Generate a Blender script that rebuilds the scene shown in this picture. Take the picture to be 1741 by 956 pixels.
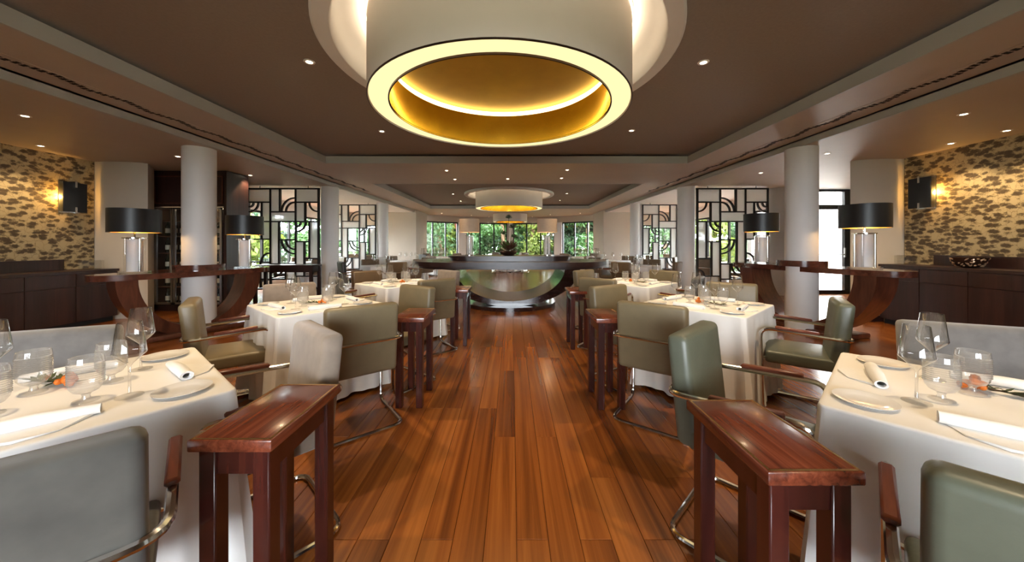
import bpy, bmesh, math, random
from mathutils import Vector, Matrix, Quaternion
random.seed(7)
PI = math.pi
for o in list(bpy.data.objects): bpy.data.objects.remove(o)
scene = bpy.context.scene
C = scene.collection

# ------------------------------------------------------------------ camera
CAMX, CAMZ, FPX = 0.10, 1.30, 580.0
cd = bpy.data.cameras.new('camera'); cam = bpy.data.objects.new('camera', cd); C.objects.link(cam)
cam.location = (CAMX, 0, CAMZ); cam.rotation_euler = (PI/2, 0, 0)
cd.sensor_width = 36.0; cd.lens = 36.0*FPX/1741.0; cd.shift_y = -63.0/1741.0
cd.clip_start = 0.02; cd.clip_end = 300
scene.camera = cam

# ------------------------------------------------------------------ world, sun, daylight, exposure
w = bpy.data.worlds.new('sky'); scene.world = w; w.use_nodes = True
bg = w.node_tree.nodes['Background']; bg.inputs[0].default_value = (0.86, 0.93, 1.0, 1); bg.inputs[1].default_value = 27.0
sd = bpy.data.lights.new('sun', 'SUN'); sd.energy = 7.0; sd.angle = 0.02; sd.color = (1.0, 0.95, 0.85)
sun = bpy.data.objects.new('sun', sd); C.objects.link(sun); sun.rotation_euler = (math.radians(38), math.radians(14), 0)
def portal(loc, rot, sx, sy):
    l = bpy.data.lights.new('daylight_portal', 'AREA'); l.shape = 'RECTANGLE'; l.size = sx; l.size_y = sy
    l.cycles.is_portal = True
    o = bpy.data.objects.new('daylight_portal', l); C.objects.link(o); o.location = loc; o.rotation_euler = rot
    return o
portal((0, 19.9, 1.3), (-PI/2, 0, 0), 10, 2.6)              # bow window, shining towards -Y
portal((-7.45, 12.2, 1.1), (0, -PI/2, 0), 2.2, 6.4)         # left glazing, towards +X
portal((7.45, 12.2, 1.1), (0, PI/2, 0), 2.2, 6.4)           # right glazing
portal((8.2, 9.05, 1.3), (-PI/2, 0, 0), 1.7, 2.6)           # terrace door
portal((0, -3.25, 1.6), (PI/2, 0, 0), 3.4, 1.2)              # window wall behind the photographer
vs = scene.view_settings
vs.view_transform = 'Standard'; vs.look = 'None'; vs.exposure = 0.45; vs.gamma = 1.0; vs.use_curve_mapping = False

# ------------------------------------------------------------------ materials
M = {}
def newmat(name):
    m = bpy.data.materials.new(name); m.use_nodes = True
    nt = m.node_tree; b = nt.nodes['Principled BSDF']; M[name] = m
    return m, nt, b
def N(nt, t, **kw):
    n = nt.nodes.new(t)
    for k, v in kw.items(): setattr(n, k, v)
    return n
def ramp(nt, src, stops):
    r = N(nt, 'ShaderNodeValToRGB'); e = r.color_ramp.elements
    while len(e) < len(stops): e.new(0.5)
    for i, (p, c) in enumerate(stops): e[i].position = p; e[i].color = (*c, 1)
    nt.links.new(src, r.inputs[0]); return r.outputs[0]
def objco(nt, scale, rnd=False):
    tc = N(nt, 'ShaderNodeTexCoord'); mp = N(nt, 'ShaderNodeMapping'); mp.inputs['Scale'].default_value = scale
    nt.links.new(tc.outputs['Object'], mp.inputs['Vector'])
    if rnd:
        oi = N(nt, 'ShaderNodeObjectInfo'); at = N(nt, 'ShaderNodeAttribute', attribute_name='rnd')
        ad = N(nt, 'ShaderNodeMath', operation='ADD'); nt.links.new(oi.outputs['Random'], ad.inputs[0]); nt.links.new(at.outputs['Fac'], ad.inputs[1])
        fr = N(nt, 'ShaderNodeMath', operation='FRACT'); nt.links.new(ad.outputs[0], fr.inputs[0])
        mu = N(nt, 'ShaderNodeMath', operation='MULTIPLY'); nt.links.new(fr.outputs[0], mu.inputs[0]); mu.inputs[1].default_value = 60
        cx = N(nt, 'ShaderNodeCombineXYZ')
        for i in range(3): nt.links.new(mu.outputs[0], cx.inputs[i])
        va = N(nt, 'ShaderNodeVectorMath', operation='ADD'); nt.links.new(mp.outputs[0], va.inputs[0]); nt.links.new(cx.outputs[0], va.inputs[1])
        return va.outputs[0], fr.outputs[0]
    return mp.outputs[0]
def noise(nt, vec, scale=5, detail=4, rough=0.55, dist=0):
    n = N(nt, 'ShaderNodeTexNoise'); n.inputs['Scale'].default_value = scale; n.inputs['Detail'].default_value = detail
    n.inputs['Roughness'].default_value = rough; n.inputs['Distortion'].default_value = dist
    if vec is not None: nt.links.new(vec, n.inputs['Vector'])
    return n.outputs['Fac']
def bump(nt, b, src, strength=0.2, dist=0.01):
    bp = N(nt, 'ShaderNodeBump'); bp.inputs['Strength'].default_value = strength; bp.inputs['Distance'].default_value = dist
    nt.links.new(src, bp.inputs['Height']); nt.links.new(bp.outputs[0], b.inputs['Normal'])
def plain(name, col, rough=0.5, metal=0.0, nscale=None, var=0.12, bmp=0.0, coat=0.0, sheen=0.0):
    m, nt, b = newmat(name)
    b.inputs['Roughness'].default_value = rough; b.inputs['Metallic'].default_value = metal
    b.inputs['Coat Weight'].default_value = coat; b.inputs['Sheen Weight'].default_value = sheen
    v = objco(nt, (1, 1, 1)); f = noise(nt, v, nscale or 8)
    lo = tuple(c*(1-var) for c in col); hi = tuple(min(1, c*(1+var)) for c in col)
    nt.links.new(ramp(nt, f, [(0.3, lo), (0.7, hi)]), b.inputs['Base Color'])
    if bmp: bump(nt, b, noise(nt, v, (nscale or 8)*6, 3), bmp, 0.004)
    return m
def emis(name, col, strength):
    m = bpy.data.materials.new(name); m.use_nodes = True; nt = m.node_tree; nt.nodes.clear()
    e = N(nt, 'ShaderNodeEmission'); e.inputs[0].default_value = (*col, 1); e.inputs[1].default_value = strength
    o = N(nt, 'ShaderNodeOutputMaterial'); nt.links.new(e.outputs[0], o.inputs[0]); M[name] = m; return m
def wood(name, dark, mid, light, scale=(30, 1.4, 30), rough=0.25, coat=0.3, rnd=True, spread=0.35):
    m, nt, b = newmat(name)
    v, r = objco(nt, scale, True)
    f = noise(nt, v, 1.0, 6, 0.6, 0.6)
    f2 = noise(nt, v, 0.28, 3, 0.5, 0.3)
    mx = N(nt, 'ShaderNodeMath', operation='MULTIPLY_ADD'); nt.links.new(f2, mx.inputs[0]); mx.inputs[1].default_value = 0.8
    nt.links.new(f, mx.inputs[2])
    m2 = N(nt, 'ShaderNodeMath', operation='MULTIPLY_ADD'); nt.links.new(r, m2.inputs[0]); m2.inputs[1].default_value = spread if rnd else 0.0
    nt.links.new(mx.outputs[0], m2.inputs[2])
    sc = N(nt, 'ShaderNodeMath', operation='MULTIPLY_ADD'); nt.links.new(m2.outputs[0], sc.inputs[0]); sc.inputs[1].default_value = 1.0; sc.inputs[2].default_value = -0.55
    nt.links.new(ramp(nt, sc.outputs[0], [(0.12, dark), (0.45, mid), (0.8, light)]), b.inputs['Base Color'])
    b.inputs['Roughness'].default_value = rough; b.inputs['Coat Weight'].default_value = coat; b.inputs['Coat Roughness'].default_value = 0.12
    bump(nt, b, f, 0.06, 0.003)
    return m
def thin_glass(name, tint=(1, 1, 1), gloss=1.0, rough=0.0, white=0.0, pwr=3.2):
    m = bpy.data.materials.new(name); m.use_nodes = True; nt = m.node_tree; nt.nodes.clear()
    t = N(nt, 'ShaderNodeBsdfTransparent'); t.inputs[0].default_value = (*tint, 1)
    g = N(nt, 'ShaderNodeBsdfGlossy'); g.inputs['Roughness'].default_value = rough
    f = N(nt, 'ShaderNodeLayerWeight'); f.inputs['Blend'].default_value = 0.5
    pw = N(nt, 'ShaderNodeMath', operation='POWER'); nt.links.new(f.outputs['Facing'], pw.inputs[0]); pw.inputs[1].default_value = pwr
    mu = N(nt, 'ShaderNodeMath', operation='MULTIPLY_ADD'); nt.links.new(pw.outputs[0], mu.inputs[0]); mu.inputs[1].default_value = 0.70*gloss; mu.inputs[2].default_value = 0.06; mu.use_clamp = True
    mx = N(nt, 'ShaderNodeMixShader'); nt.links.new(mu.outputs[0], mx.inputs[0]); nt.links.new(t.outputs[0], mx.inputs[1]); nt.links.new(g.outputs[0], mx.inputs[2])
    last = mx
    if white > 0:
        d = N(nt, 'ShaderNodeBsdfTranslucent'); d.inputs[0].default_value = (0.9, 0.9, 0.88, 1)
        d2 = N(nt, 'ShaderNodeBsdfDiffuse'); d2.inputs[0].default_value = (0.85, 0.85, 0.83, 1)
        md = N(nt, 'ShaderNodeMixShader'); md.inputs[0].default_value = 0.5; nt.links.new(d.outputs[0], md.inputs[1]); nt.links.new(d2.outputs[0], md.inputs[2])
        mw = N(nt, 'ShaderNodeMixShader'); mw.inputs[0].default_value = white; nt.links.new(mx.outputs[0], mw.inputs[1]); nt.links.new(md.outputs[0], mw.inputs[2]); last = mw
    o = N(nt, 'ShaderNodeOutputMaterial'); nt.links.new(last.outputs[0], o.inputs[0]); M[name] = m; return m

wood('floor_wood', (0.085, 0.021, 0.004), (0.21, 0.060, 0.010), (0.34, 0.115, 0.021), (22, 0.6, 22), 0.25, 0.15, True, 0.18)
wood('mahogany', (0.05, 0.010, 0.005), (0.15, 0.034, 0.015), (0.27, 0.075, 0.032), (60, 1.3, 60), 0.24, 0.25, True, 0.12)
wood('mahogany_dark', (0.018, 0.004, 0.003), (0.045, 0.009, 0.006), (0.085, 0.019, 0.010), (30, 30, 1.6), 0.25, 0.3, True, 0.1)
wood('walnut_top', (0.05, 0.013, 0.007), (0.12, 0.035, 0.018), (0.20, 0.065, 0.032), (14, 14, 14), 0.14, 0.5, False)
wood('walnut', (0.05, 0.013, 0.006), (0.12, 0.036, 0.017), (0.20, 0.066, 0.030), (16, 16, 3), 0.3, 0.2, False)
wood('wenge', (0.012, 0.004, 0.003), (0.027, 0.009, 0.007), (0.048, 0.017, 0.012), (26, 26, 1.2), 0.42, 0.04, True, 0.08)
wood('espresso_gloss', (0.014, 0.006, 0.005), (0.028, 0.012, 0.010), (0.045, 0.020, 0.016), (6, 22, 22), 0.10, 0.2, False)
wood('espresso', (0.014, 0.006, 0.005), (0.030, 0.012, 0.010), (0.05, 0.020, 0.016), (6, 22, 22), 0.28, 0.1, False)
wood('arm_wood', (0.07, 0.016, 0.008), (0.15, 0.036, 0.016), (0.22, 0.06, 0.025), (40, 3, 40), 0.35, 0.1, False)
plain('cloth', (0.80, 0.78, 0.75), 0.85, 0, 3, 0.03, 0.05)
plain('napkin', (0.82, 0.81, 0.79), 0.9, 0, 20, 0.03, 0.15)
plain('leather_olive', (0.180, 0.142, 0.080), 0.42, 0, 12, 0.07, 0.12)
plain('leather_olive_teal_light', (0.096, 0.104, 0.074), 0.40, 0, 12, 0.07, 0.15)  # same olive leather, with the teal tint of the light put into its colour
plain('leather_brown', (0.135, 0.085, 0.045), 0.42, 0, 12, 0.08, 0.1)
plain('leather_dark', (0.040, 0.038, 0.036), 0.42, 0, 12, 0.08, 0.1)
plain('suede_taupe', (0.25, 0.195, 0.148), 0.92, 0, 5, 0.34, 0.15, 0, 0.4)
plain('suede_grey', (0.145, 0.138, 0.132), 0.92, 0, 5, 0.34, 0.15, 0, 0.4)
plain('suede_dark', (0.070, 0.066, 0.056), 0.92, 0, 5, 0.38, 0.15, 0, 0.35)
plain('chrome', (0.68, 0.65, 0.60), 0.14, 1.0, 5, 0.02)
plain('brass', (0.75, 0.50, 0.22), 0.25, 1.0, 5, 0.03)
plain('gold_leaf', (0.90, 0.60, 0.08), 0.22, 1.0, 2.5, 0.22, 0.05)
plain('gold_paint', (0.55, 0.37, 0.06), 0.55, 0.35, 4, 0.08)
plain('white_paint', (0.74, 0.71, 0.67), 0.6, 0, 2, 0.03)
plain('column_paint', (0.72, 0.69, 0.66), 0.55, 0, 2, 0.03)
plain('taupe_ceiling', (0.26, 0.205, 0.165), 0.75, 0, 40, 0.05, 0.1)
plain('soffit_paint', (0.46, 0.38, 0.30), 0.55, 0, 2, 0.03)
plain('fascia_paint', (0.42, 0.40, 0.36), 0.6, 0, 2, 0.03)
plain('drum_paint', (0.66, 0.58, 0.50), 0.6, 0, 2, 0.02)
plain('beige_wall', (0.50, 0.44, 0.36), 0.75, 0, 2, 0.03)
plain('pier_grey', (0.33, 0.29, 0.25), 0.7, 0, 2, 0.03)
plain('black_shade', (0.010, 0.010, 0.011), 0.42, 0, 12, 0.1, 0.03)
plain('black_metal', (0.012, 0.011, 0.010), 0.4, 0.2, 12, 0.1)
plain('lattice_black', (0.012, 0.010, 0.009), 0.45, 0, 12, 0.1)
plain('gold_lining', (0.75, 0.48, 0.12), 0.4, 0.6, 6, 0.05)
plain('beige_shade', (0.58, 0.42, 0.29), 0.85, 0, 20, 0.04)
plain('frosted_white', (0.72, 0.70, 0.68), 0.45, 0, 5, 0.03)
plain('porcelain', (0.82, 0.80, 0.76), 0.18, 0, 5, 0.02, 0, 0.4)
plain('berry', (0.62, 0.16, 0.02), 0.38, 0, 30, 0.25)
plain('sprig_green', (0.055, 0.075, 0.025), 0.6, 0, 30, 0.3)
plain('sprig_bark', (0.10, 0.05, 0.02), 0.8, 0, 30, 0.2)
plain('dark_gap', (0.01, 0.009, 0.008), 0.9, 0, 8, 0.1)
plain('wine_bottle', (0.01, 0.018, 0.012), 0.08, 0, 8, 0.1)
plain('paper_label', (0.65, 0.58, 0.45), 0.8, 0, 20, 0.1)
plain('steel', (0.45, 0.45, 0.45), 0.3, 1.0, 8, 0.05)
plain('paving', (0.55, 0.53, 0.50), 0.85, 0, 3, 0.12)
plain('lawn', (0.17, 0.19, 0.12), 0.95, 0, 6, 0.3)
plain('trunk', (0.20, 0.12, 0.07), 0.9, 0, 6, 0.3, 0.4)
plain('bronze_dark', (0.05, 0.025, 0.015), 0.35, 0.6, 20, 0.2)
plain('bronze_light', (0.62, 0.42, 0.28), 0.3, 0.7, 20, 0.2)
plain('croton', (0.085, 0.035, 0.018), 0.5, 0, 9, 0.45)
plain('croton_green', (0.06, 0.09, 0.02), 0.5, 0, 9, 0.4)
plain('papyrus', (0.055, 0.075, 0.03), 0.7, 0, 12, 0.3)
for nm, c in (('leaf_mid', (0.050, 0.125, 0.028)), ('leaf_yellow', (0.16, 0.21, 0.034)), ('leaf_dark', (0.016, 0.055, 0.018)), ('leaf_pale', (0.075, 0.155, 0.060))):
    m, nt, b = newmat(nm)
    g = N(nt, 'ShaderNodeNewGeometry')
    nt.links.new(ramp(nt, g.outputs['Random Per Island'], [(0.0, tuple(x*0.55 for x in c)), (1.0, tuple(min(1, x*1.45) for x in c))]), b.inputs['Base Color'])
    b.inputs['Roughness'].default_value = 0.6
    tr = N(nt, 'ShaderNodeBsdfTranslucent'); tr.inputs[0].default_value = (c[0]*1.1, c[1]*1.1, c[2], 1)
    mx = N(nt, 'ShaderNodeMixShader'); mx.inputs[0].default_value = 0.35
    out = nt.nodes['Material Output']; nt.links.new(b.outputs[0], mx.inputs[1]); nt.links.new(tr.outputs[0], mx.inputs[2]); nt.links.new(mx.outputs[0], out.inputs[0])
thin_glass('wine_glass_mat', (0.975, 0.975, 0.97), 1.9, 0.0, 0.015, pwr=2.2)
thin_glass('foot_glass', (0.97, 0.97, 0.965), 0.35, 0.0, 0.03)
thin_glass('cut_glass_mat', (0.96, 0.955, 0.945), 1.7, 0.05, 0.16, pwr=2.0)
thin_glass('pane_mat', (0.97, 0.98, 0.975), 0.8)
thin_glass('lamp_glass', (0.97, 0.97, 0.96), 1.3, 0.02, 0.0)
thin_glass('frosted_pane', (0.95, 0.95, 0.95), 0.4, 0.2, 0.80)
emis('glow_ring', (1.0, 0.80, 0.40), 0.95)
emis('glow_strip', (1.0, 0.78, 0.36), 6.0)
emis('glow_cove', (1.0, 0.82, 0.58), 9.0)
emis('glow_lens', (1.0, 0.86, 0.62), 14.0)
emis('glow_lamp', (1.0, 0.66, 0.28), 6.0)
emis('glow_fridge', (1.0, 0.72, 0.4), 3.0)
emis('glow_sconce', (1.0, 0.62, 0.15), 8.0)
# wallpaper: flat print of small dark cloud pines with thin branches on an old-gold ground
m, nt, b = newmat('wallpaper')
v = objco(nt, (1, 1, 1))
mp = N(nt, 'ShaderNodeMapping'); mp.inputs['Scale'].default_value = (1, 9.5, 17.5); nt.links.new(v, mp.inputs['Vector'])
wn = N(nt, 'ShaderNodeTexNoise'); wn.inputs['Scale'].default_value = 14; wn.inputs['Detail'].default_value = 5; nt.links.new(v, wn.inputs['Vector'])
wa = N(nt, 'ShaderNodeVectorMath', operation='MULTIPLY_ADD'); nt.links.new(wn.outputs['Color'], wa.inputs[0]); wa.inputs[1].default_value = (0.0, 0.75, 0.75); nt.links.new(mp.outputs[0], wa.inputs[2])
vo = N(nt, 'ShaderNodeTexVoronoi'); vo.inputs['Scale'].default_value = 1.0; vo.inputs['Randomness'].default_value = 0.8; nt.links.new(wa.outputs[0], vo.inputs['Vector'])
fn = noise(nt, mp.outputs[0], 3.2, 5, 0.7)
ad = N(nt, 'ShaderNodeMath', operation='MULTIPLY_ADD'); nt.links.new(fn, ad.inputs[0]); ad.inputs[1].default_value = 0.78; nt.links.new(vo.outputs['Distance'], ad.inputs[2])
clump = ramp(nt, ad.outputs[0], [(0.74, (0.075, 0.050, 0.026)), (0.87, (0.17, 0.125, 0.062)), (0.985, (0.43, 0.335, 0.18))])
ve = N(nt, 'ShaderNodeTexVoronoi', feature='DISTANCE_TO_EDGE'); ve.inputs['Scale'].default_value = 1.0
mp2 = N(nt, 'ShaderNodeMapping'); mp2.inputs['Scale'].default_value = (1, 13.0, 8.5); nt.links.new(v, mp2.inputs['Vector'])
wb = N(nt, 'ShaderNodeVectorMath', operation='MULTIPLY_ADD'); nt.links.new(wn.outputs['Color'], wb.inputs[0]); wb.inputs[1].default_value = (0.0, 0.6, 0.6); nt.links.new(mp2.outputs[0], wb.inputs[2])
nt.links.new(wb.outputs[0], ve.inputs['Vector'])
br = ramp(nt, ve.outputs['Distance'], [(0.004, (0.55, 0.5, 0.43)), (0.025, (1, 1, 1))])
mu = N(nt, 'ShaderNodeMixRGB', blend_type='MULTIPLY'); mu.inputs[0].default_value = 1.0
nt.links.new(clump, mu.inputs[1]); nt.links.new(br, mu.inputs[2]); nt.links.new(mu.outputs[0], b.inputs['Base Color']); b.inputs['Roughness'].default_value = 0.5

# ------------------------------------------------------------------ mesh helpers
class MB:
    def __init__(s): s.v = []; s.f = []; s.sm = []
    def add(s, vs, fs, smooth=False):
        k = len(s.v); s.v += [tuple(v) for v in vs]; s.f += [tuple(i+k for i in f) for f in fs]; s.sm += [smooth]*len(fs); return s
    def box(s, x0, x1, y0, y1, z0, z1):
        return s.add([(x0,y0,z0),(x1,y0,z0),(x1,y1,z0),(x0,y1,z0),(x0,y0,z1),(x1,y0,z1),(x1,y1,z1),(x0,y1,z1)],
                     [(0,3,2,1),(4,5,6,7),(0,1,5,4),(1,2,6,5),(2,3,7,6),(3,0,4,7)])
    def rbox(s, x0, x1, y0, y1, z0, z1, r=0.01, seg=2):
        bm = bmesh.new(); bmesh.ops.create_cube(bm, size=1)
        for v in bm.verts: v.co = Vector((x0+(v.co.x+.5)*(x1-x0), y0+(v.co.y+.5)*(y1-y0), z0+(v.co.z+.5)*(z1-z0)))
        bmesh.ops.bevel(bm, geom=list(bm.edges), offset=r, segments=seg, profile=0.5, affect='EDGES')
        bm.verts.index_update()
        s.add([v.co[:] for v in bm.verts], [[v.index for v in f.verts] for f in bm.faces], True); bm.free(); return s
    def lathe(s, prof, n=24, c=(0,0,0), cap0=False, cap1=False, sx=1, sy=1):
        vs = []; fs = []
        for (r, z) in prof:
            for i in range(n):
                a = 2*PI*i/n; vs.append((c[0]+r*sx*math.cos(a), c[1]+r*sy*math.sin(a), c[2]+z))
        for j in range(len(prof)-1):
            for i in range(n):
                k = (i+1) % n; fs.append((j*n+i, j*n+k, (j+1)*n+k, (j+1)*n+i))
        if cap0: fs.append(tuple(reversed(range(n))))
        if cap1: fs.append(tuple(range((len(prof)-1)*n, len(prof)*n)))
        return s.add(vs, fs, True)
    def tube(s, path, r, n=8, closed=False, cap=True):
        P = [Vector(p) for p in path]; L = len(P); vs = []; fs = []
        rr = r if isinstance(r, (list, tuple)) else [r]*L
        def tan(i):
            a = P[(i-1) % L] if (closed or i > 0) else P[i]; b = P[(i+1) % L] if (closed or i < L-1) else P[i]
            return (b-a).normalized()
        t = tan(0); u = t.orthogonal().normalized()
        for i in range(L):
            t2 = tan(i); q = t.rotation_difference(t2); u = (q @ u).normalized(); t = t2; w_ = t.cross(u)
            for k in range(n):
                a = 2*PI*k/n; vs.append(P[i]+(u*math.cos(a)+w_*math.sin(a))*rr[i])
        for i in range(L if closed else L-1):
            j = (i+1) % L
            for k in range(n):
                k2 = (k+1) % n; fs.append((i*n+k, i*n+k2, j*n+k2, j*n+k))
        if cap and not closed: fs.append(tuple(reversed(range(n)))); fs.append(tuple(range((L-1)*n, L*n)))
        return s.add(vs, fs, True)
    def prism(s, poly, z0, z1, smooth=False):
        n = len(poly); vs = [(x, y, z0) for x, y in poly]+[(x, y, z1) for x, y in poly]
        s.add(vs, [tuple(reversed(range(n))), tuple(range(n, 2*n))])
        k = len(s.v)-2*n
        for i in range(n):
            j = (i+1) % n; s.f.append((k+i, k+j, k+n+j, k+n+i)); s.sm.append(smooth)
        return s
    def mesh(s, name):
        me = bpy.data.meshes.new(name); me.from_pydata(s.v, [], s.f)
        me.polygons.foreach_set('use_smooth', s.sm); me.update()
        return me
    def build(s, name, mat, parent=None, loc=None, auto=True):
        me = s.mesh(name); me.materials.append(M[mat])
        if auto and any(s.sm): me.set_sharp_from_angle(angle=math.radians(42))
        return mk(name, me, parent, loc)
def mk(name, me, parent=None, loc=None):
    o = bpy.data.objects.new(name, me); C.objects.link(o)
    if parent: o.parent = parent
    if loc: o.location = loc
    return o
def tag(o, label, cat, group=None, kind=None):
    o['label'] = label; o['category'] = cat
    if group: o['group'] = group
    if kind: o['kind'] = kind
    return o
def thing(name, label, cat, loc=(0,0,0), rz=0, group=None):
    o = bpy.data.objects.new(name, None); C.objects.link(o); o.empty_display_size = 0.05
    o.location = loc; o.rotation_euler = (0, 0, rz); return tag(o, label, cat, group)
def struct(o): o['kind'] = 'structure'; return o
def kids(o): return [c for c in bpy.data.objects if c.parent == o]
def snapshot(o):                       # (object, [(child, [grandchildren])])
    return (o, [(c, kids(c)) for c in kids(o)])
def dup(snap, loc, rz, label, group=None):
    root, chs = snap
    r = root.copy(); C.objects.link(r); r.location = loc; r.rotation_euler = (0, 0, rz); r['label'] = label
    if group: r['group'] = group
    for c, gs in chs:
        c2 = c.copy(); C.objects.link(c2); c2.parent = r
        for g in gs:
            g2 = g.copy(); C.objects.link(g2); g2.parent = c2
    return r
def fillet(pts, rad, closed=True, seg=5):
    P = [Vector(p) for p in pts]; L = len(P); out = []
    for i in range(L):
        if not closed and i in (0, L-1): out.append(P[i]); continue
        a = (P[i-1]-P[i]); b = (P[(i+1) % L]-P[i]); r = min(rad, a.length*.49, b.length*.49)
        p0 = P[i]+a.normalized()*r; p1 = P[i]+b.normalized()*r
        for k in range(seg+1):
            t = k/seg; out.append(p0*(1-t)**2+P[i]*2*t*(1-t)+p1*t*t)
    return out
def circ(cx, cy, r, n=64, ry=None): return [(cx+r*math.cos(2*PI*i/n), cy+(ry or r)*math.sin(2*PI*i/n)) for i in range(n)]
def holed(name, rect, holes, z, mat, parent=None):
    """flat panel with holes (polygons), facing down"""
    bm = bmesh.new(); edges = []
    x0, x1, y0, y1 = rect
    for loop in [[(x0,y0),(x1,y0),(x1,y1),(x0,y1)]]+holes:
        vs = [bm.verts.new((x, y, z)) for x, y in loop]
        for i in range(len(vs)): edges.append(bm.edges.new((vs[i], vs[(i+1) % len(vs)])))
    bmesh.ops.triangle_fill(bm, use_beauty=True, use_dissolve=False, edges=edges)
    for f in bm.faces:
        f.normal_update()
        if f.normal.z > 0: f.normal_flip()
    me = bpy.data.meshes.new(name); bm.to_mesh(me); bm.free(); me.materials.append(M[mat])
    return mk(name, me, parent)
def light(kind, name, loc, energy, col, parent=None, **kw):
    l = bpy.data.lights.new(name, kind); l.energy = energy; l.color = col
    for k, v_ in kw.items(): setattr(l, k, v_)
    o = bpy.data.objects.new(name, l); C.objects.link(o); o.location = loc
    if parent: o.parent = parent
    return o

# ------------------------------------------------------------------ floor: planks along the aisle
PW = 0.14
fl = struct(MB().box(-9.2, 9.2, -3.3, 21.0, -0.20, -0.012).build('floor', 'mahogany_dark'))
plank_cache = {}
def plank_mesh(L):
    if L not in plank_cache:
        mb = MB(); a = PW/2-0.0008; l = L/2-0.0008; c = 0.0018
        vs = [(-a,-l,-.012),(a,-l,-.012),(a,l,-.012),(-a,l,-.012),(-a,-l,-c),(a,-l,-c),(a,l,-c),(-a,l,-c),(-a+c,-l+c,0),(a-c,-l+c,0),(a-c,l-c,0),(-a+c,l-c,0)]
        mb.add(vs, [(0,1,5,4),(1,2,6,5),(2,3,7,6),(3,0,4,7),(4,5,9,8),(5,6,10,9),(6,7,11,10),(7,4,8,11),(8,9,10,11)])
        me = mb.mesh('plank'); me.materials.append(M['floor_wood']); plank_cache[L] = me
    return plank_cache[L]
rv, rf, rr = [], [], []
ncol = 131
for i in range(ncol):
    x = (i-65)*PW+0.05
    y = -3.3+random.choice([0, .4, .8, 1.2])
    if -3.3 < y: pass
    while y < 20.9:
        L = random.choice([1.2, 1.6, 2.0, 2.4]); yc = y+L/2
        if abs(x) < 2.6 and y+L > 0.7 and y < 6.6:
            mk('plank', plank_mesh(L), fl, (x, yc, 0))
        else:
            a = PW/2-.0008; l = L/2-.0008; k = len(rv); rn = random.random()
            y0, y1 = yc-l, min(yc+l, 20.95)
            rv += [(x-a,y0,-.012),(x+a,y0,-.012),(x+a,y1,-.012),(x-a,y1,-.012),(x-a,y0,0),(x+a,y0,0),(x+a,y1,0),(x-a,y1,0)]
            rf += [tuple(k+q for q in f) for f in ((4,5,6,7),(0,1,5,4),(1,2,6,5),(2,3,7,6),(3,0,4,7))]; rr += [rn]*8
        y += L
me = bpy.data.meshes.new('floorboards'); me.from_pydata(rv, [], rf); me.update(); me.materials.append(M['floor_wood'])
at = me.attributes.new('rnd', 'FLOAT', 'POINT'); at.data.foreach_set('value', rr)
o = mk('floorboards', me, fl); o['kind'] = 'stuff'

# ------------------------------------------------------------------ ceilings
RINGS = [(0.0, 3.12, 1.10), (0.0, 11.6, 1.10)]
TR = [(-3.42, 3.42, -0.45, 6.45), (-3.42, 3.42, 8.7, 14.75)]
ZS, ZT, ZF, ZC = 2.83, 3.00, 2.96, 2.73
rects = [[(t[0], t[2]), (t[1], t[2]), (t[1], t[3]), (t[0], t[3])] for t in TR]
ceil = struct(holed('ceiling', (-4.31, 4.31, -3.3, 21.0), rects, ZS, 'soffit_paint'))
for t, (cx, cy, r) in zip(TR, RINGS):
    holed('tray_panel', (t[0]-.16, t[1]+.16, t[2]-.16, t[3]+.16), [circ(cx, cy, 1.46, 72)], ZT, 'taupe_ceiling', ceil)
    f = MB(); x0, x1, y0, y1 = t; th = 0.03
    f.box(x0-th, x0, y0-th, y1+th, ZS-.004, ZF); f.box(x1, x1+th, y0-th, y1+th, ZS-.004, ZF); f.box(x0, x1, y0-th, y0, ZS-.004, ZF); f.box(x0, x1, y1, y1+th, ZS-.004, ZF)
    f.build('tray_fascia', 'fascia_paint', ceil)
    g = MB(); q = .16
    g.box(x0-q-.01, x0-q, y0-q, y1+q, ZF, ZT+.01); g.box(x1+q, x1+q+.01, y0-q, y1+q, ZF, ZT+.01); g.box(x0-q, x1+q, y0-q-.01, y0-q, ZF, ZT+.01); g.box(x0-q, x1+q, y1+q, y1+q+.01, ZF, ZT+.01)
    g.box(x0-q, x0-th, y0-q, y1+q, ZF-.02, ZF-.01); g.box(x1+th, x1+q, y0-q, y1+q, ZF-.02, ZF-.01); g.box(x0, x1, y0-q, y0-th, ZF-.02, ZF-.01); g.box(x0, x1, y1+th, y1+q, ZF-.02, ZF-.01)
    g.build('shadow_gap', 'dark_gap', ceil)  # shade inside the gap is put into the near-black colour
for s, nm in ((-1, 'left'), (1, 'right')):
    a, b_ = sorted((s*4.31, s*9.1))
    holed('side_ceiling', (a, b_, -3.3, 8.97), [], ZC, 'soffit_paint', ceil)
    MB().box(a, b_, -3.4, 9.0, ZC+.08, ZC+.2).build('roof_slab', 'white_paint', ceil)
    a, b_ = sorted((s*4.31, s*7.6))
    holed('side_ceiling', (a, b_, 8.97, 15.6), [], ZC, 'white_paint', ceil)
    MB().box(a, b_, 9.0, 15.7, ZC+.12, ZC+.2).build('roof_slab', 'white_paint', ceil)
    a, b_ = sorted((s*4.31, s*4.36))
    MB().box(a, b_, -3.3, 15.6, ZC-.004, ZS+.02).build('beam_fascia', 'fascia_paint', ceil)
MB().box(-4.9, 4.9, -3.6, 20.6, 3.30, 3.45).build('roof_slab', 'white_paint', ceil)

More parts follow.
